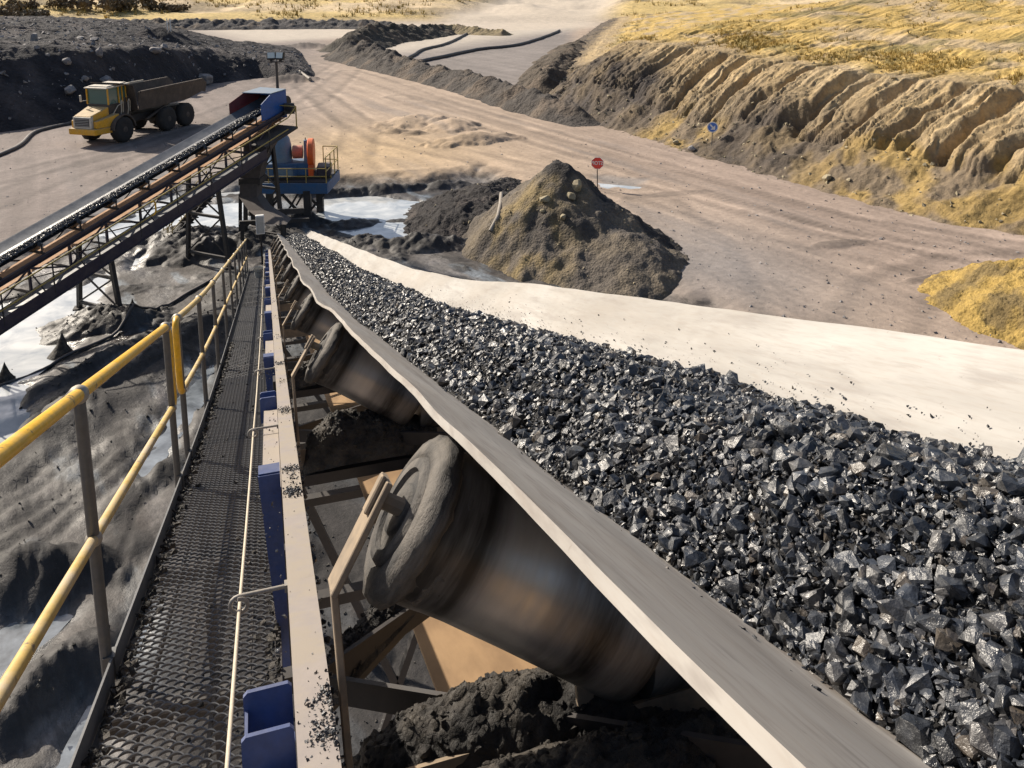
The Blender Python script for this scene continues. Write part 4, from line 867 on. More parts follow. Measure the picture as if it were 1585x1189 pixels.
# ------------------------------------------------------------------ second conveyor climbing from the left to the hood
LD = Vector((.67, .742, 0)).normalized(); LP = Vector((LD.y, -LD.x, 0)); LC = Vector((-5.21, 27.03, 3.2))
def Lp(s, p, h): return LC + LD*s + LP*p + Vector((0, 0, .25*s + h))
lc = thing('inclined_conveyor', 'smaller dark conveyor on a purple truss climbing from the left edge to a blue hood', 'conveyor', tuple(LC))
def ladd(mb, name, mat, smooth=None, parent=lc): return cadd(mb, name, mat, parent, smooth)
S0, S1 = -9.0, 8.7
def lstrip(mb, sec, s0, s1, step=.5):
    n = max(2, int((s1-s0)/step)+1); m = len(sec)
    for s_ in [None]:
        v = [Lp(s0+(s1-s0)*i/(n-1), p, h) for i in range(n) for p, h in sec]
        mb.add(v, [(i*m+k, i*m+(k+1) % m, (i+1)*m+(k+1) % m, (i+1)*m+k) for i in range(n-1) for k in range(m)] + [tuple(range(m))[::-1], tuple(range((n-1)*m, n*m))])
mb = MB(); lstrip(mb, [(-.56, .02), (-.50, 0), (-.20, -.17), (.20, -.17), (.50, 0), (.51, -.015), (.21, -.19), (-.21, -.19), (-.52, -.015)], S0, S1); ladd(mb, 'belt', M['belt_dark'], 30)
mb = MB(); lstrip(mb, [(-.48, -.78), (.48, -.78), (.48, -.80), (-.48, -.80)], S0, S1); ladd(mb, 'return_belt', M['belt_orange'])
for p in (-.70, .70):
    mb = MB(); lstrip(mb, [(p-.05, -.38), (p+.05, -.38), (p+.05, -.40), (p-.03, -.40), (p-.03, -.52), (p+.05, -.52), (p+.05, -.54), (p-.05, -.54)], S0, S1); ladd(mb, 'stringer', M['purple'])
    mb = MB(); lstrip(mb, [(p-.05, -1.18), (p+.05, -1.18), (p+.05, -1.30), (p-.05, -1.30)], S0, 7.65); ladd(mb, 'bottom_chord', M['dark'])
    mb = MB()
    for i, s_ in enumerate(np.arange(S0, 6.4, 1.28)):
        mb.bar(Lp(s_, p, -.52), Lp(s_, p, -1.2), .07, .06, LD); mb.bar(Lp(s_, p, -.52), Lp(min(s_+1.28, S1), p, -1.2), .05, .04, LP) if i % 2 else mb.bar(Lp(s_, p, -1.2), Lp(min(s_+1.28, S1), p, -.52), .05, .04, LP)
    ladd(mb, 'truss_web', M['purple'] if p > 0 else M['dark'])
mb = MB()
for s_ in np.arange(S0, 6.4, 1.28): mb.bar(Lp(s_, -.7, -1.24), Lp(s_, .7, -1.24), .06, .06); mb.bar(Lp(s_, -.7, -1.26), Lp(s_+1.28, .7, -1.26), .04, .03)
ladd(mb, 'cross_bracing', M['dark'])
def lidler():
    o = bpy.data.objects.new('idler_set', None); COL.objects.link(o); o.parent = lc
    mb = MB(); V_ = lambda s_, p, h: LD*s_ + LP*p + Vector((0, 0, .25*s_+h))
    mb.bar(V_(0, -.68, -.36), V_(0, .68, -.36), .06, .06)
    for q in (-1, 1): mb.bar(V_(0, q*.60, -.36), V_(0, q*.62, -.08), .05, .02, LD); mb.bar(V_(0, q*.22, -.36), V_(0, q*.22, -.22), .05, .02, LD)
    mb.build('idler_frame', M['dark'], o)
    for a, b_ in (((-.57, -.10), (-.24, -.28)), ((-.21, -.29), (.21, -.29)), ((.57, -.10), (.24, -.28))):
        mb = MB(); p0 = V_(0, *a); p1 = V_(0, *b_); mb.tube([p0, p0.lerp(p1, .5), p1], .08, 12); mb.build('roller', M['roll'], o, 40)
    return o
li = lidler()
for i, s_ in enumerate(np.arange(S0+.5, S1-.6, 1.28)):
    o = li if i == 0 else copy_tree(li, lc); o.location = Lp(s_, 0, 0) - LC
# its walkway and rail
mb = MB(); lstrip(mb, [(.76, -1.14), (1.42, -1.14), (1.42, -1.17), (.76, -1.17)], S0, 6.4); ladd(mb, 'walkway_deck', M['grate'])
mb = MB(); lstrip(mb, [(1.425, -1.0), (1.445, -1.0), (1.445, -1.36), (1.50, -1.36), (1.50, -1.375), (1.425, -1.375)], S0, 6.4); ladd(mb, 'walkway_beam', M['purple'])
for s_ in np.arange(S0, 6.4, 1.28): mb = MB(); mb.bar(Lp(s_, .7, -1.22), Lp(s_, 1.42, -1.22), .05, .07); mb.bar(Lp(s_, .72, -.60), Lp(s_, 1.42, -1.18), .03, .03); ladd(mb, 'walkway_bracket', M['dark'])
for h, nm in ((-.35, 'top_rail'), (-.79, 'mid_rail')):
    mb = MB(); mb.tube([Lp(s_, 1.43, h) for s_ in np.arange(S0, 7.8, .98)], .024, 8); ladd(mb, nm, M['railfar'], 60)
for s_ in np.arange(S0+.6, 7.7, 1.5):
    mb = MB(); mb.tube([Lp(s_, 1.43, -1.25), Lp(s_, 1.43, -.35)], .022, 8); ladd(mb, 'rail_post', M['dark'], 60)
for s_ in (1.15,):
    mb = MB(); mb.tube([Lp(s_-.1, 1.46, -.35), Lp(s_-.02, 1.47, -.37), Lp(s_+.04, 1.47, -.45), Lp(s_+.04, 1.47, -.70), Lp(s_-.02, 1.47, -.77), Lp(s_-.1, 1.46, -.79)], .026, 8); ladd(mb, 'rail_loop', M['yellow'], 60)
# legs
def trestle(s_, zf, spread, nm='trestle'):
    t = bpy.data.objects.new(nm, None); COL.objects.link(t); t.parent = lc; t.location = Lp(s_, 0, -1.3) - LC
    base = Lp(s_, 0, -1.3); fz = zf - base.z; T = lambda p, z: LP*p + Vector((0, 0, z))
    for q in (-1, 1):
        mb = MB(); mb.bar(T(q*.66, 0), T(q*spread, fz), .13, .13, LD); mb.box(T(q*spread, fz+.02), (.34, .34, .05)); mb.build('leg', M['dark'], t)
    mb = MB(); za, zb = fz*.16+.0, fz*.92; pa = lambda z: .66 + (spread-.66)*z/fz
    for z in (fz*.45, fz*.90): mb.bar(T(-pa(z), z), T(pa(z), z), .09, .09, LD)
    mb.bar(T(-pa(za), za) + LD*.05, T(pa(fz*.45), fz*.45) + LD*.05, .05, .04, LD); mb.bar(T(pa(za), za) - LD*.05, T(-pa(fz*.45), fz*.45) - LD*.05, .05, .04, LD)
    mb.bar(T(-pa(fz*.45), fz*.45) + LD*.05, T(pa(fz*.9), fz*.9) + LD*.05, .05, .04, LD); mb.bar(T(pa(fz*.45), fz*.45) - LD*.05, T(-pa(fz*.9), fz*.9) - LD*.05, .05, .04, LD)
    mb.build('leg_bracing', M['dark'], t)
trestle(0, -.45, .95); trestle(4.6, -.3, 1.0); trestle(7.6, -.4, 1.0); trestle(-5.5, -.45, .9)
# head hood
hd = bpy.data.objects.new('head_hood', None); COL.objects.link(hd); hd.parent = lc; hd.location = Lp(7.6, 0, 0) - LC
HB = Lp(7.6, 0, 0); Hq = lambda s_, p, h: Lp(7.6+s_, p, h - .25*s_*.6) - HB
def panel(nm, pts, mat, th, n):
    mb = MB(); v = [Vector(p) for p in pts]; nn_ = Vector(n).normalized()*th; m = len(v); mb.add(v + [q+nn_ for q in v], [tuple(range(m))[::-1], tuple(range(m, 2*m))] + [(i, (i+1) % m, m+(i+1) % m, m+i) for i in range(m)]); mb.build(nm, mat, hd)
panel('lining_panel', [Hq(-.80, -.62, -.20), Hq(.95, -.62, -.2), Hq(.95, -.62, .50), Hq(-.05, -.62, .52), Hq(-.80, -.62, .30)], M['maroon'], .03, -LP)
panel('hood_panel', [Hq(-.45, .60, -.40), Hq(.95, .60, -.40), Hq(.95, .60, .50), Hq(.10, .60, .52), Hq(-.45, .60, .25)], M['bluebox'], .03, LP)
panel('end_plate', [Hq(.95, -.62, -.6), Hq(.95, .63, -.6), Hq(.95, .63, .50), Hq(.95, -.62, .50)], M['bluebox'], .04, LD)
panel('roof', [Hq(-.05, -.66, .53), Hq(.99, -.66, .51), Hq(.99, .64, .51), Hq(.10, .64, .53)], M['mblue2'], .03, (0, 0, 1))
mb = MB(); p0 = Lp(8.65, -.6, -.17); p1 = Lp(8.65, .6, -.17); mb.tube([p0, p1], .26, 24); ladd(mb, 'head_pulley', M['dark'], 40)
mb = MB(); mb.box(Lp(8.5, .82, -.35), (.4, .3, .4)); mb.tube([Lp(8.4, .75, -.3), Lp(8.4, 1.15, -.3)], .14, 14); ladd(mb, 'drive', M['dark'], 40)
# end platform with posts
mb = MB(); lstrip(mb, [(-.3, -.92), (1.42, -.92), (1.42, -1.0), (-.3, -1.0)], 6.4, 8.25); ladd(mb, 'end_platform', M['dark'])
mb = MB(); 
for s_, p in ((8.2, 1.40), (8.2, .2)): mb.tube([Lp(s_, p, -.98), Lp(s_, p, -.1)], .025, 8)
mb.tube([Lp(7.7, 1.43, -.35), Lp(8.2, 1.40, -.12), Lp(8.2, .2, -.12)], .022, 8); ladd(mb, 'end_rail', M['railfar'], 60)
# transfer chute hanging from the head down to the foreground conveyor's tail
ch_ = thing('transfer_chute', 'rusty dark drop chute bending from the blue hood down to the loaded conveyor', 'chute', (0.2, 31, 3))
def duct(mb, pts, hw, hd_):
    pts = [Vector(p) for p in pts]; v = []; n = len(pts)
    for i, p in enumerate(pts):
        w_, d_ = (hw[i], hd_[i]); v += [p + Vector((sx*w_*.954 + sy*d_*.3, -sx*w_*.3 + sy*d_*.954, 0)) for sx, sy in ((-1, -1), (1, -1), (1, 1), (-1, 1))]
    mb.add(v, [(i*4+k, i*4+(k+1) % 4, (i+1)*4+(k+1) % 4, (i+1)*4+k) for i in range(n-1) for k in range(4)] + [(3, 2, 1, 0), (4*n-4, 4*n-3, 4*n-2, 4*n-1)])
def pz(px, py, Y):
    v = ray(px, py); t_ = Y/v[1]; return Vector((v[0]*t_, Y, CAM_H + v[2]*t_))
mb = MB(); duct(mb, [pz(408, 215, 32.2), pz(393, 255, 32.0), pz(391, 275, 31.8)], [.50, .40, .36], [.5, .4, .36]); cadd(mb, 'inlet_duct', M['chute'], ch_)
mb = MB(); duct(mb, [pz(391, 274, 31.8), pz(389, 284, 31.7), pz(388, 302, 31.5), pz(402, 322, 30.8), pz(432, 343, 29.6)], [.33, .33, .33, .32, .36], [.33, .33, .33, .34, .36]); cadd(mb, 'drop_duct', M['chute'], ch_)
mb = MB(); duct(mb, [pz(391, 273, 31.8), pz(391, 283, 31.8)], [.41, .41], [.41, .41]); cadd(mb, 'flange', M['dark'], ch_)
mb = MB()
for a in ((375, 345, 31), (440, 330, 32.5), (372, 300, 33)): mb.bar(pz(*a), pz(a[0], 372, a[2]), .14, .14, (0, 1, 0))
mb.bar(pz(370, 345, 31), pz(478, 340, 31.5), .14, .14); mb.bar(pz(385, 330, 31), pz(470, 326, 32), .1, .2); cadd(mb, 'chute_support', M['dark'], ch_)
# coal riding on the climbing belt
n = 9000; s_ = S0 + (S1-.3-S0)*rng.random(n); p_ = -.05 + .56*rng.random(n); r = .018 + .035*rng.random(n)**1.6; k_ = (p_+.05)/.56
P = np.array([np.array(Lp(a, b_, (-.15 + .12*c + .10*sin(pi*c)) - .2*q)) for a, b_, c, q in zip(s_, p_, k_, r)])
a, f = rocks(P, r, HULS, rng); mb_ = []
for i in range(0, 1): pass
bs = np.linspace(S0, S1-.2, 80); bp = np.linspace(-.2, .47, 9); G = np.array([[np.array(Lp(x, y, -.16 + .15*sin(pi*min(1, ((y+.16)/.60)*.92+.12 if y > -.2 else 0)))) for y in bp] for x in bs]); gf = gridfaces(80, 9); gf = np.concatenate([gf[:, [0, 1, 2]], gf[:, [0, 2, 3]]])
o = mesh_np('coal', np.concatenate([a, G.reshape(-1, 3)]), np.concatenate([f, gf+len(a)]), M['coal'], smooth=False); tag(o, 'strip of glittering coal riding up the smaller conveyor on the left', 'coal', None, 'stuff')

# ------------------------------------------------------------------ crusher station on its blue platform
E1 = Vector((.954, -.30, 0)); E2 = Vector((.30, .954, 0)); Q0 = Vector((1.73, 34.7, 0))
rz = atan2(E1.y, E1.x)
pl = thing('machine_platform', 'blue steel platform with thin yellow rails on dark legs behind the conveyor tail', 'platform', (*Q0[:2], -.5), None, (0, 0, rz))
def bb(nm, boxes, mat, par, bev=.01):
    mb = MB()
    for c, d in boxes: mb.box(c, d, None, bev)
    return mb.build(nm, mat, par)
D0 = 1.45+.5
bb('edge_beam', [((-.85, -.05, D0-.25), (3.5, .12, .46))], M['mblue'], pl); bb('edge_beam', [((.85, 1.2, D0-.25), (.12, 2.4, .46))], M['mblue'], pl); bb('edge_beam', [((-.85, 2.4, D0-.25), (3.5, .12, .46))], M['mblue'], pl)
bb('deck', [((-.85, 1.18, D0), (3.4, 2.4, .04))], M['dark'], pl)
for x, y in ((0, 0), (0, 2.2), (-2.3, 0), (-2.3, 2.2)): bb('leg', [((x, y, .75), (.30, .26, 1.7))], M['dark'], pl)
for y in (0, 2.2):
    mb = MB(); mb.bar((0, y, .15), (-1.1, y, D0-.5), .10, .1); mb.bar((-2.3, y, .15), (-1.2, y, D0-.5), .10, .1); mb.bar((0, y, .6), (.75, y, D0-.5), .1, .1); mb.bar((-.4, y, D0-.5), (-1.1, y, .3), .08, .08); mb.build('leg_bracing', M['dark'], pl)
mb = MB()
for h in (.45, 1.0): mb.tube([(-2.5, -.08, D0+h*.62), (.86, -.08, D0+h*.62)], .02, 8)
for x in (-2.4, -1.6, -.8, 0): mb.tube([(x, -.08, D0), (x, -.08, D0+.62)], .02, 8)
mb.build('deck_rail', M['railfar'], pl, 60)
mb = MB()
for h in (.5, 1.1): mb.tube([(.86, -.08, D0+h), (.86, 2.3, D0+h), (.2, 2.35, D0+h)], .024, 8)
for y in (-.08, .8, 1.6, 2.3): mb.tube([(.86, y, D0-.1), (.86, y, D0+1.1)], .024, 8)
mb.tube([(.2, 2.35, D0), (.2, 2.35, D0+1.1)], .024, 8)
mb.build('guard_rail', M['railfar'], pl, 60)
cr = thing('crusher', 'blue domed crusher with salmon motor and bright orange flywheel guard on the platform', 'crusher', (*(Q0 + E2*1.1 - E1*.1)[:2], 1.47), None, (0, 0, rz + .16))
mb = MB(); mb.lathe([(0, .50), (.6, .50), (1.25, .48), (1.55, .42), (1.75, .30), (1.85, .14), (1.87, .02)], (-1.25, .1, .15), (0, 0, 1), 32); dm = mb.build('dome', M['mblue2'], cr, 40)
mb = MB(); mb.tube([(-1.33, .1, 1.98), (-1.33, .1, 2.12), (-1.17, .1, 2.12), (-1.17, .1, 1.98)], .02, 6); mb.build('lifting_eye', M['dark'], cr)
bb('base_frame', [((-.95, .0, .42), (1.9, 1.0, .55)), ((-1.2, -.35, .30), (1.3, .5, .50))], M['mblue'], cr, .02); bb('skid', [((-.8, 0, .07), (2.5, 1.2, .14))], M['dark'], cr)
bb('side_cover', [((-1.05, -.63, .33), (.75, .05, .42))], M['mblue2'], cr)
mb = MB(); mb.lathe([(0, .24), (.02, .29), (.42, .29), (.44, .24)], (-.72, 0, 1.10), (1, 0, 0), 24); mt_ = mb.build('motor', M['salmon'], cr, 30)
mb = MB(); mb.prof([(-.42, .55), (.42, .55), (.14, 1.62), (-.14, 1.62)], (-.22, 0, 0), (0, 1, 0), (0, 0, 1), (1, 0, 0), .14); mb.build('bearing_bracket', M['mblue2'], cr)
mb = MB(); mb.tube([(-.15, -.05, 1.62), (-.15, -.05, 1.72), (-.15, .05, 1.72), (-.15, .05, 1.62)], .016, 6); mb.build('bracket_eye', M['dark'], cr)
mb = MB(); mb.lathe([(0, .12), (.0, .62), (.03, .66), (.23, .66), (.26, .62), (.26, .1)], (-.06, 0, 1.02), (1, 0, 0), 36); mb.box((.07, 0, .35), (.22, 1.2, .5), None, .03); mb.build('flywheel_guard', M['orange'], cr, 30)
mb = MB(); mb.box((.62, -.1, .30), (.60, .9, .42), None, .03); mb.build('belt_cover', M['purple'], cr)

# stair behind the trestle
st0 = pz(268, 374, 33.4); st1 = pz(330, 300, 34.4)
st = thing('staircase', 'short dark steel stair with thin rails behind the left conveyor trestle', 'staircase', tuple(st0))
mb = MB(); dv = st1-st0; sd_ = Vector((-dv.y, dv.x, 0)).normalized()*.4
for q in (0, 1): mb.bar(st0+sd_*q, st1+sd_*q, .05, .20, (0, 0, 1))
cadd(mb, 'stringer', M['dark'], st)
for i in range(9): 
    mb = MB(); c = st0.lerp(st1, (i+.5)/9) + sd_*.5; mb.box(c, (.25, .8, .03), Matrix.Rotation(atan2(dv.y, dv.x), 3, 'Z')); cadd(mb, 'tread', M['dark'], st)
for q in (0, 1):
    mb = MB(); u = Vector((0, 0, 1))
    for h in (.5, 1.0): mb.tube([st0+sd_*q+u*h*.9, st1+sd_*q+u*h*.9], .02, 7)
    for i in range(4): c = st0.lerp(st1, i/3)+sd_*q; mb.tube([c, c+u*.9], .02, 7)
    mb.tube([st0+sd_*q+u*.9, st0+sd_*q-dv.normalized()*.2+u*.75, st0+sd_*q-dv.normalized()*.2+u*.55, st0+sd_*q+u*.45], .02, 7); cadd(mb, 'stair_rail', M['railfar'], st, 60)

# light mast
mb0 = Lp(8.9, -.05, -1.1); t = thing('light_mast', 'thin steel mast with two square floodlights above the blue hood', 'floodlight', tuple(mb0))
top = pz(428, 96, mb0.y).z - mb0.z
mb = MB(); mb.tube([(0, 0, 0), (0, 0, top)], [.07, .055], 10); mb.build('pole', M['greyb'] if False else M['chute'], t, 60)
mb = MB(); mb.box((.0, 0, top+.01), (.62, .14, .05), Matrix.Rotation(-PSI, 3, 'Z')); mb.build('cross_arm', M['chute'], t)
for q, tl in ((-.19, .35), (.17, .30)):
    R_ = Matrix.Rotation(-PSI + (.25 if q < 0 else -.2), 3, 'Z') @ Matrix.Rotation(-radians(18), 3, 'X'); c = Matrix.Rotation(-PSI, 3, 'Z') @ Vector((q, 0, top+.24))
    mb = MB(); mb.box(c, (.34, .16, .30), R_, .02); mb.box(c - Vector((0, 0, .2)), (.10, .08, .12), R_); h = mb.build('lamp_head', M['dark'], t)
    mb = MB(); mb.box(c + R_ @ Vector((0, -.083, .01)), (.28, .008, .23), R_); mb.build('lamp_glass', M['lamp'], h)

# ------------------------------------------------------------------ articulated dump truck
tr = thing('dump_truck', 'dusty yellow articulated dump truck with an empty dark bed on the haul road', 'truck', (-9.25, 55.2, .02), None, (0, 0, atan2(-.835, -.55)))
def wheel(x, y):
    o = bpy.data.objects.new('wheel', None); COL.objects.link(o); o.parent = tr; o.location = (x, y, .80); s_ = 1 if y > 0 else -1
    mb = MB(); w_ = .30
    mb.lathe([(-w_, .42), (-w_, .60), (-w_+.05, .74), (-w_+.12, .80), (0, .815), (w_-.12, .80), (w_-.05, .74), (w_, .60), (w_-.02, .42)], (0, 0, 0), (0, s_, 0), 44, lambda d, a: .018*(1 if sin(a*22) > 0 else -1)*(abs(d) < .26))
    mb.build('tyre', M['tyre'], o, 50)
    mb = MB(); mb.lathe([(w_-.05, .42), (w_-.02, .40), (w_-.12, .34), (w_-.14, .20), (w_-.02, .18), (w_, .12), (w_, .02)], (0, 0, 0), (0, s_, 0), 24); mb.build('rim', M['tg'], o, 40)
for x in (0, -4.05, -5.95):
    for y in (1.15, -1.15): wheel(x, y)
def quadbox(mb, x0, x1, y0a, y1a, z0a, z1a, y0b, y1b, z0b, z1b):
    """box from the section at x0 (suffix a) to the section at x1 (suffix b)"""
    v = [(x0, y0a, z0a), (x0, y1a, z0a), (x0, y1a, z1a), (x0, y0a, z1a), (x1, y0b, z0b), (x1, y1b, z0b), (x1, y1b, z1b), (x1, y0b, z1b)]
    mb.add(v, [(0, 1, 2, 3), (7, 6, 5, 4), (0, 4, 5, 1), (1, 5, 6, 2), (2, 6, 7, 3), (3, 7, 4, 0)])
def sbev(o, w_=.03):
    m_ = o.modifiers.new('bevel', 'BEVEL'); m_.width = w_; m_.segments = 2; m_.limit_method = 'ANGLE'; m_.angle_limit = radians(25); return o
NOSE = -.70
_parts0 = set(bpy.data.objects)
mb = MB(); quadbox(mb, 2.55, 1.2, -.62, .62, 1.18, 1.86, -.78, .78, 1.2, 2.28); quadbox(mb, 1.2, .55, -.78, .78, 1.2, 2.28, -.78, .78, 1.2, 2.36); hood = sbev(mb.build('hood', M['ty'], tr), .06)
mb = MB(); quadbox(mb, 2.62, 2.40, -.66, .66, 1.10, 1.80, -.66, .66, 1.10, 1.84); sbev(mb.build('grille_frame', M['cabw'], tr), .03)
mb = MB(); mb.box((2.63, 0, 1.47), (.02, 1.05, .50)); gr = mb.build('grille', M['dark'], tr)
mb = MB(); [mb.box((2.645, 0, 1.27+.1*i), (.02, 1.02, .03)) for i in range(5)]; mb.build('grille_bars', M['greyb'], gr)
mb = MB(); quadbox(mb, 2.70, 1.3, -.98, .98, .72, 1.10, -1.22, 1.22, .72, 1.10); sbev(mb.build('bumper', M['ty'], tr), .05)
for q in (1, -1):
    mb = MB(); quadbox(mb, 2.45, .95, *sorted((q*.66, q*.95)), 1.10, 1.55, *sorted((q*.75, q*1.28)), 1.10, 1.85); sbev(mb.build('side_fairing', M['ty'], tr), .05)
    mb = MB(); pts = [(.98*cos(radians(a)), .98*sin(radians(a))) for a in range(5, 176, 10)]; pts += [(p[0]*.90, p[1]*.90) for p in pts[::-1]]
    mb.prof(pts, (0, q*.80, .80), (1, 0, 0), (0, 0, 1), (0, q, 0), .62); mb.build('fender', M['tg'], tr)
    mb = MB(); mb.box((1.55, q*1.155 - q*.02, 1.42), (.60, .02, .38), Matrix.Rotation(-q*.22, 3, 'Z')); mb.build('side_vent', M['dark'], tr)
    mb = MB(); mb.lathe([(0, .17), (.05, .17), (.06, .12)], (.88, q*1.28, 1.62), (0, q, 0), 18); mb.build('air_filter_cap', M['dark'], tr)
    mb = MB(); mb.box((2.66, q*.82, .92), (.06, .22, .14), None, .02); mb.build('headlight', M['lamp'], tr)
# cab: a roofed box of glass between posts
cab = bpy.data.objects.new('cab', None); COL.objects.link(cab); cab.parent = tr; cab.location = (0, 0, 0)
mb = MB(); quadbox(mb, 1.25, -.55, -.80, .80, 1.6, 2.40, -.85, .85, 1.6, 2.40); sbev(mb.build('cab_body', M['tg'], cab), .03)
mb = MB(); quadbox(mb, 1.38, -.62, -.84, .84, 3.36, 3.44, -.86, .86, 3.44, 3.56); quadbox(mb, 1.15, -.5, -.70, .70, 3.44, 3.52, -.7, .7, 3.56, 3.62); sbev(mb.build('cab_roof', M['cabw'], cab), .04)
mb = MB(); quadbox(mb, 1.18, -.48, -.74, .74, 2.40, 3.37, -.79, .79, 2.40, 3.45); mb.build('cab_glass', M['glass'], cab)
for q in (1, -1):
    mb = MB(); mb.bar((1.22, q*.78, 2.38), (1.22, q*.78, 3.40), .07, .07); mb.bar((.35, q*.80, 2.38), (.35, q*.80, 3.45), .07, .06); mb.bar((.05, q*.81, 2.38), (.05, q*.81, 3.45), .06, .06); mb.bar((-.52, q*.81, 2.38), (-.52, q*.81, 3.48), .10, .08); mb.bar((-.25, q*.82, 2.38), (-.25, q*.82, 3.45), .06, .06); mb.build('cab_posts', M['ty'], cab)
mb = MB(); mb.box((1.5, -1.02, 2.75), (.08, .16, .42), None, .03); mb.bar((1.25, -.8, 2.6), (1.5, -1.0, 2.6), .03, .03); mb.build('mirror', M['cabw'], cab)
for o in set(bpy.data.objects) - _parts0:      # nose and cab sit this far back
    if o.parent == tr and o.name.split('.')[0] not in ('fender',): o.location.x += NOSE
mb = MB()
for x in (-.15, -.75): mb.tube([(x, 1.0, 1.5), (x, 1.12, 2.0), (x, 1.12, 2.45), (x-.12, 1.1, 2.58), (x-.25, 1.05, 2.45), (x-.25, 1.0, 1.8)], .03, 8)
mb.tube([(.5, 1.0, 1.75), (.1, 1.1, 2.3), (-.4, 1.1, 2.45)], .025, 8); mb.build('grab_rail', M['rod'], tr, 60)
mb = MB(); mb.box((-.9, 0, 1.25), (1.2, 1.3, .9), None, .05); mb.box((-.95, .0, 2.1), (.55, 1.7, 1.2), None, .04); mb.build('engine_tunnel', M['tg'], tr)
mb = MB(); mb.box((-4.4, 0, 1.15), (5.4, .9, .50), None, .04); mb.bar((-1.4, 0, 1.1), (-2.4, 0, 1.1), .6, .5); mb.bar((-2.4, 1.0, 1.05), (-5.2, 1.15, 2.1), .14, .14); mb.bar((-2.4, -1.0, 1.05), (-5.2, -1.15, 2.1), .14, .14)
for x in (-4.05, -5.95): mb.bar((x, -1, .8), (x, 1, .8), .35, .35)
mb.bar((0, -1, .8), (0, 1, .8), .3, .3); mb.build('chassis', M['dark'], tr)
# dump bed: open shell
bed = bpy.data.objects.new('dump_bed', None); COL.objects.link(bed); bed.parent = tr
def shell(nm, quad, th, mat=M['tg']):
    mb = MB(); v = [Vector(q) for q in quad]; n = (v[1]-v[0]).cross(v[2]-v[0]).normalized()*th; m = len(v)
    mb.add(v+[q+n for q in v], [tuple(range(m))[::-1], tuple(range(m, 2*m))] + [(i, (i+1) % m, m+(i+1) % m, m+i) for i in range(m)]); return mb.build(nm, mat, bed)
for q in (1, -1):
    shell('bed_side', [(-1.45, q*1.25, 1.80), (-6.2, q*1.25, 1.88), (-7.7, q*1.3, 2.22), (-8.05, q*1.32, 2.10), (-8.15, q*1.42, 2.75), (-7.7, q*1.45, 3.10), (-1.6, q*1.45, 2.98), (-1.35, q*1.42, 2.98)], .05)
    mb = MB(); mb.bar((-1.5, q*1.47, 2.95), (-7.7, q*1.47, 3.06), .10, .12); mb.build('bed_rim', M['tg'], bed)
shell('bed_floor', [(-1.45, -1.25, 1.80), (-6.2, -1.25, 1.88), (-6.2, 1.25, 1.88), (-1.45, 1.25, 1.80)], .06); shell('bed_tail', [(-6.2, -1.25, 1.88), (-7.7, -1.3, 2.22), (-7.7, 1.3, 2.22), (-6.2, 1.25, 1.88)], .06)
shell('headboard', [(-1.45, -1.25, 1.80), (-1.45, 1.25, 1.80), (-1.10, 1.42, 3.10), (-1.0, 1.40, 3.42), (-1.0, -1.40, 3.42), (-1.10, -1.42, 3.10)], .06)
shell('canopy', [(-1.1, -1.40, 3.42), (-1.1, 1.40, 3.42), (-.10, 1.05, 3.68), (-.10, -1.05, 3.68)], .05)
shell('spill_ledge', [(-3.2, -1.5, 2.98), (-5.2, -1.5, 2.98), (-5.2, -1.42, 3.22), (-3.2, -1.42, 3.2)], .05, M['cabw'])

# ------------------------------------------------------------------ signs
def face_rot(yaw): return Matrix.Rotation(yaw, 3, 'Z')
sx, sy = gp(924, 292); yaw = -radians(23)
t = thing('stop_sign', 'red octagonal stop sign with mirrored white letters beside the spoil heap', 'sign', (sx, sy, gz(sx, sy)), None, (0, 0, yaw))
zc = pz(921, 253, sy).z - gz(sx, sy); rr_ = .315
mb = MB(); mb.tube([(0.03, .03, -.3), (-.02, .03, zc+.2)], .026, 8); mb.build('pole', M['chute'], t, 60)
oc = [(rr_*cos(radians(22.5+45*i)), rr_*sin(radians(22.5+45*i))) for i in range(8)]
mb = MB(); mb.prof(oc, (0, 0, zc), (1, 0, 0), (0, 0, 1), (0, 1, 0), .012); pn_ = mb.build('sign_board', M['white'], t)
mb = MB(); mb.prof([(a*.93, b_*.93) for a, b_ in oc], (0, -.003, zc), (1, 0, 0), (0, 0, 1), (0, 1, 0), .003); mb.build('red_face', M['red'], t)
fc = bpy.data.curves.new('letters', 'FONT'); fc.body = 'STOP'; fc.size = .25; fc.align_x = 'CENTER'; fc.align_y = 'CENTER'; fc.extrude = .0015; fc.offset = .006
fo = bpy.data.objects.new('letters_src', fc); COL.objects.link(fo); dg = bpy.context.evaluated_depsgraph_get(); me = bpy.data.meshes.new_from_object(fo.evaluated_get(dg)); bpy.data.objects.remove(fo)
for v_ in me.vertices: v_.co = Vector((-v_.co.x*.86, -.006 - v_.co.z, zc + v_.co.y))
me.materials.clear(); me.materials.append(M['white']); lo = bpy.data.objects.new('lettering', me); COL.objects.link(lo); lo.parent = t
av = ray(1103, 197); ay = 40.6; ap = pz(1103, 197, ay)
t = thing('arrow_sign', 'round blue sign with white arrow pointing down right at the foot of the hillside', 'sign', (ap.x, ap.y, ap.z-1.15), None, (0, 0, -radians(26)))
mb = MB(); mb.tube([(0, .03, -.6), (0, .03, 1.3)], .025, 8); mb.build('pole', M['galv'], t, 60)
cir = lambda r: [(r*cos(2*pi*i/40), r*sin(2*pi*i/40)) for i in range(40)]
mb = MB(); mb.prof(cir(.32), (0, 0, 1.15), (1, 0, 0), (0, 0, 1), (0, 1, 0), .012); mb.build('sign_board', M['white'], t)
mb = MB(); mb.prof(cir(.262), (0, -.003, 1.15), (1, 0, 0), (0, 0, 1), (0, 1, 0), .003); mb.build('blue_face', M['signblue'], t)
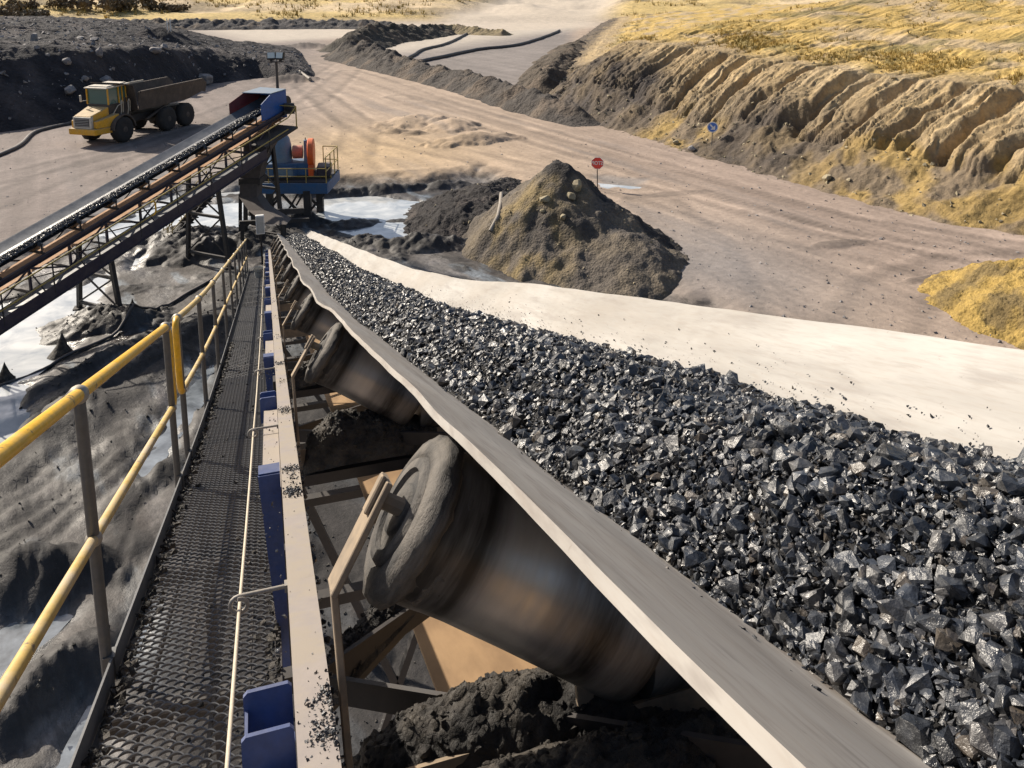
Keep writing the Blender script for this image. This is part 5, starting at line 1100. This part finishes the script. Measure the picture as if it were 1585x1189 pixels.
ar = [(-.035, .20), (.035, .20), (.035, -.02), (.15, -.02), (0, -.20), (-.15, -.02), (-.035, -.02)]; ar = [(a*1.25, b_*1.05) for a, b_ in ar]; ca, sa = cos(radians(45)), sin(radians(45))
mb = MB(); mb.prof([(a*ca - b_*sa, a*sa + b_*ca) for a, b_ in ar], (0, -.006, 1.15), (1, 0, 0), (0, 0, 1), (0, 1, 0), .003); mb.build('arrow', M['white'], t)

# ------------------------------------------------------------------ hoses
def hose(pts, r, mat, label, lift=.03, z=0.):
    P = [Vector((*gp(x, y, z), 0)) for x, y in pts]; q = []
    for i in range(len(P)-1):
        p0 = P[max(i-1, 0)]; p1 = P[i]; p2 = P[i+1]; p3 = P[min(i+2, len(P)-1)]
        for t_ in np.linspace(0, 1, 9)[:-1]:
            a = .5*((2*p1) + (p2-p0)*t_ + (2*p0-5*p1+4*p2-p3)*t_**2 + (-p0+3*p1-3*p2+p3)*t_**3); q.append(Vector((a.x, a.y, gz(a.x, a.y)+lift)))
    q.append(Vector((P[-1].x, P[-1].y, gz(P[-1].x, P[-1].y)+lift)))
    mb = MB(); mb.tube(q, r, 9); o = mb.build('hose', mat, None, 60); tag(o, label, 'hose')
hose([(-60, 262), (0, 242), (32, 226), (52, 208), (80, 199), (112, 192)], .13, M['hose'], 'thick black hose lying on the road left of the dump truck', .08)
hose([(630, 92), (640, 87), (656, 78), (694, 68), (729, 50)], .22, M['hose'], 'shorter dark hose on the grey apron beyond the berm', .15)
hose([(652, 97), (694, 88), (743, 78), (802, 71), (847, 57), (866, 49)], .26, M['hose'], 'longer dark hose crossing the grey apron toward the hillside', .16)
hose([(-40, 610), (0, 592), (90, 556), (184, 518), (250, 478), (330, 434)], .045, M['hose'], 'thin black hose across the mud under the walkway rail', .05, MUDZ)
mb = MB(); p = [Vector((*gp(432, 112), .9)), Vector((*gp(460, 119), .75)), Vector((*gp(480, 127), .3))]; mb.tube(p, .16, 10); o = mb.build('pipe', M['hose_pale'], None, 60); tag(o, 'pale pipe lying on the small mound right of the light mast', 'pipe')
def march(px, py, X, Y, Z, d0=15, d1=140):
    """first point where a sight line meets a regular height grid"""
    v = ray(px, py); v = np.array(v)/hypot(v[0], v[1]); x0, y0 = X[0, 0], Y[0, 0]; dx, dy = X[1, 0]-X[0, 0], Y[0, 1]-Y[0, 0]
    for d_ in np.arange(d0, d1, .05):
        x, y, z_ = v[0]*d_, v[1]*d_, CAM_H + v[2]*d_; i, j = int((x-x0)/dx), int((y-y0)/dy)
        if 0 <= i < X.shape[0] and 0 <= j < X.shape[1] and Z[i, j] >= z_: return Vector((x, y, Z[i, j]))
    return None
HXg, HYg = np.meshgrid(np.arange(5.5, 18, .07), np.arange(19.5, 41, .07), indexing='ij'); HZg = np.maximum(h1(HXg, HYg), h2(HXg, HYg))
pts = [march(x, y, HXg, HYg, HZg, 20, 60) for x, y in ((776, 303), (775, 318), (771, 340), (759, 362))]; pts = [q+Vector((0, 0, .06)) for q in pts if q]
if len(pts) > 1:
    mb = MB(); mb.tube(pts, .085, 9); o = mb.build('hose', M['hose_pale'], None, 60); tag(o, 'pale grey hose hanging down the side of the black mud heap', 'hose')

# ------------------------------------------------------------------ boulders
def boulder(p, r, sq, seed, mat, label, group):
    v, f = hull(seed, 26, sq); mb = MB(); mb.add([tuple(q*r) for q in v], [tuple(q) for q in f]); o = mb.build('boulder', mat, None); o.location = p; o.rotation_euler = (0, 0, seed % 6); sbev(o, r*.08)
    tag(o, label, 'boulder', group)
G = 'loose boulders on the dark embankment'
for k, (x, y, r, sq, lab) in enumerate([(165, 128, .62, (1.1, .8, .7), 'pale rounded boulder on the embankment just above the dump truck cab'), (108, 143, .62, (1.5, .8, .7), 'flat grey boulder on the embankment left of the dump truck cab'), (53, 63, .60, (.6, .6, 1.1), 'upright pale boulder high on the left end of the embankment'), (318, 128, .85, (1, .9, .9), 'large dark boulder at the embankment foot behind the dump bed'), (125, 60, .42, (1.3, .8, .6), 'small pale slab on the embankment crest, left one of a pair'), (146, 63, .42, (1.3, .8, .6), 'small pale slab on the embankment crest, right one of a pair'), (240, 82, .6, (1.2, .9, .7), 'dark broad boulder below the small coal peak'), (103, 99, .5, (1, .8, .8), 'grey boulder in the middle of the embankment face'), (154, 86, .5, (.7, .7, 1.1), 'tall grey boulder in the middle of the embankment face'), (132, 124, .38, (1, .9, .8), 'small pale boulder left of the cab-top boulder'), (254, 75, .42, (1.1, .9, .8), 'pinkish small boulder at the foot of the coal peak')]):
    p = march(x, y, EX, EY, EZ, 50, 140)
    if p: boulder(p + Vector((0, 0, r*.2)), r, sq, 700+k, M['stone'], lab, G)
G = 'tan boulders on the spoil heap'
for k, (x, y, r, sq, lab) in enumerate([(883, 308, .24, (1, .8, .9), 'largest tan boulder on the spoil heap, right of its middle'), (845, 313, .22, (1.2, .8, .8), 'tan boulder on the spoil heap, left of the largest one'), (872, 342, .17, (1.5, .8, .7), 'flat tan slab lower on the spoil heap face'), (840, 332, .13, (1, .9, .8), 'small tan stone under the two large ones on the spoil heap'), (893, 295, .30, (.8, .8, 1.1), 'olive boulder half sunk above the largest tan boulder')]):
    p = march(x, y, HXg, HYg, HZg, 20, 60)
    if p: boulder(p + Vector((0, 0, r*.25)), r, sq, 740+k, M['stone_tan'], lab, G)
n = 0; P = []; r = []
for _ in range(1500):
    i = rng.integers(0, HXg.shape[0]); j = rng.integers(0, HXg.shape[1])
    if HZg[i, j] > -.25: P.append((HXg[i, j], HYg[i, j], HZg[i, j])); r.append(.015+.07*rng.random()**3)
crumbs('gravel', 'stones and clods strewn over the spoil heap', P, r, 'stuff', 'stone_tan')
P = []; r = []
for _ in range(7000):
    i = rng.integers(0, EX.shape[0]); j = rng.integers(0, EX.shape[1])
    if EZ[i, j] > .1 and EY[i, j] < 112: P.append((EX[i, j], EY[i, j], EZ[i, j]+.02)); r.append(.05+.30*rng.random()**4)
crumbs('rubble', 'grey rubble strewn over the dark embankment', P, r, 'stuff', 'stone')
P = []; r = []
for _ in range(5000):
    i = rng.integers(0, U.shape[0]); j = rng.integers(12, 190)
    if rng.random() < (1.0 if Vv[i, j] < 4.5 else .2): P.append((HX[i, j], HY[i, j], HZ[i, j]+.01)); r.append(.03+.16*rng.random()**4)
crumbs('rubble', 'tan clods strewn along the foot of the hillside', P, r, 'stuff', 'stone_tan')
P = []; r = []
dk_ = np.clip(dark, 0, 1)*mud; cand = np.argwhere((dk_ > .35) & (R > 6) & (R < 34) & (np.abs(np.degrees(A)) < 40))
for i, j in cand[rng.integers(0, len(cand), 6000)]: P.append((GX[i, j]+rng.normal()*.03, GY[i, j]+rng.normal()*.03, z[i, j]+.005)); r.append(.010+.055*rng.random()**3.5)
crumbs('clods', 'black clods and coal bits strewn over the mud', P, r, 'stuff', 'fines')
P = []; r = []
cand = np.argwhere((mud < .1) & (farm < .1) & (R > 20) & (R < 75) & (np.degrees(A) > -20) & (np.degrees(A) < 56))
for i, j in cand[rng.integers(0, len(cand), 5000)]: P.append((GX[i, j]+rng.normal()*.05, GY[i, j]+rng.normal()*.05, z[i, j])); r.append(.015+.09*rng.random()**5)
crumbs('gravel', 'loose stones scattered on the haul road', P, r, 'stuff', 'stone')
G = 'boulders at the hillside foot'
for k, (t_, v_, r_, lab) in enumerate([(9.0, .9, .30, 'round tan boulder lying where the yellow talus meets the road'), (18.6, .3, .26, 'dark boulder at the road edge below the blue arrow sign'), (20.5, .5, .22, 'brown boulder just left of the blue arrow sign foot')]):
    boulder(Vector(hillz(t_, v_)) + Vector((0, 0, r_*.3)), r_, (1.1, .9, .8), 760+k, M['stone_tan'] if k != 1 else M['stone'], lab, G)

# ------------------------------------------------------------------ dry grass and bushes
def tufts(name, label, P, h, mat, nb=7):
    Vs = []; Fs = []; n = 0; P = np.array(P); m = len(P)
    for b_ in range(nb):
        a = rng.random(m)*2*pi; sp = (.15+.5*rng.random(m))*h; w_ = .10*h; hh = h*(.5+.6*rng.random(m)); o = P + np.stack([np.cos(a)*.25*h, np.sin(a)*.25*h, 0*a], -1); dx = np.stack([-np.sin(a), np.cos(a), 0*a], -1)*w_[:, None]
        tip = o + np.stack([np.cos(a)*sp, np.sin(a)*sp, hh], -1); Vs += [np.stack([o-dx, o+dx, tip], 1).reshape(-1, 3)]; Fs.append(np.arange(m*3).reshape(-1, 3)+n); n += m*3
    o = mesh_np(name, np.concatenate(Vs), np.concatenate(Fs), mat, smooth=False); return tag(o, label, 'grass', None, 'stuff')
P = []; h = []
dens = fbm(U*.16, Vv*.22, 4, 601)
for _ in range(26000):
    i = rng.integers(60, U.shape[0]); j = rng.integers(150, U.shape[1])
    if Vv[i, j] < 8.5 or dens[i, j] < -.05 + .25*rng.random() or HY[i, j] > 150: continue
    P.append((HX[i, j]+rng.normal()*.15, HY[i, j]+rng.normal()*.15, HZ[i, j]-.03)); h.append(.10+.24*rng.random())
tufts('grass', 'dry yellow grass tufts on top of the hillside', P, np.array(h), M['grass'])
P = []; h = []
jj = [j for j in range(len(rr)) if 190 < rr[j] < 420]; ii = [i for i in range(len(azd)) if -18 < azd[i] < 32]
fd_ = farm
for _ in range(4500):
    i = rng.choice(ii); j = rng.choice(jj)
    if fd_[i, j] > .8 and fbm(np.array([GX[i, j]*.05]), np.array([GY[i, j]*.06]), 3, 611)[0] > .0: P.append((GX[i, j], GY[i, j], z[i, j]-.1)); h.append(.5+.9*rng.random())
if P: tufts('grass', 'tall dry grass over the far yellow slope', P, np.array(h), M['grass'], 6)
def bush(p, rx, rz_, seed, label):
    r = np.random.default_rng(seed); n = 900; t = thing('bush', label, 'bush', tuple(p), 'dark bushes on the far yellow slope')
    cl = r.normal(size=(14, 3))*np.array([rx*.45, rx*.45, rz_*.25]); cl[:, 2] = np.abs(cl[:, 2]) + rz_*.25
    c = cl[r.integers(0, 14, n)] + r.normal(size=(n, 3))*np.array([rx*.17, rx*.17, rz_*.16]); c[:, 2] = np.abs(c[:, 2])
    a = r.normal(size=(n, 3)); a /= np.linalg.norm(a, axis=1)[:, None]; b_ = np.cross(a, r.normal(size=(n, 3))); b_ /= np.linalg.norm(b_, axis=1)[:, None]; s_ = (.10+.12*r.random(n))[:, None]*rx*.6
    V = np.stack([c-a*s_, c+b_*s_*.7, c+a*s_, c-b_*s_*.7], 1).reshape(-1, 3); mesh_np('crown', V, np.arange(n*4).reshape(-1, 4), M['bush'], t, smooth=False)
    mb = MB(); [mb.tube([(0, 0, -.3), (q[0]*.5, q[1]*.5, q[2]*.5), tuple(q)], [.10, .06, .03], 5) for q in cl[:6]]; mb.build('stem', M['chute'], t)
for k, (x, y, rx, rz_, lab) in enumerate([(182, 9, 6.5, 4.2, 'widest dark bush on the far slope, right of the group'), (12, 22, 3.2, 2.6, 'dark round bush at the far left edge of the far slope'), (37, 25, 3.0, 2.4, 'dark low bush right beside the far-left one'), (66, 24, 3.0, 2.6, 'third dark bush from the left on the far slope'), (88, 6, 2.6, 2.2, 'small bush upslope of the third one'), (236, 8, 2.8, 2.0, 'small dark bush just right of the widest one'), (272, 10, 3.0, 1.8, 'low bush at the right end of the far bushes'), (30, 10, 3.6, 2.6, 'bush upslope at the far left of the far slope')]):
    v = np.array(ray(x, y+8)); v = v/hypot(v[0], v[1])
    for d_ in np.arange(185, 420, 1.):
        g = gz(v[0]*d_, v[1]*d_)
        if g >= CAM_H + v[2]*d_: bush(Vector((v[0]*d_, v[1]*d_, g-.1)), rx, rz_, 800+k, lab); break
# white marker post on the coal ridge
p = march(262, 48, EX, EY, EZ, 60, 140)
if p:
    t = thing('marker_post', 'pair of thin white marker posts on top of the small coal peak', 'post', tuple(p))
    for q in (-.16, .16): mb = MB(); mb.box((q, 0, .5), (.10, .06, 1.6), None, .01); mb.build('post', M['white'], t)
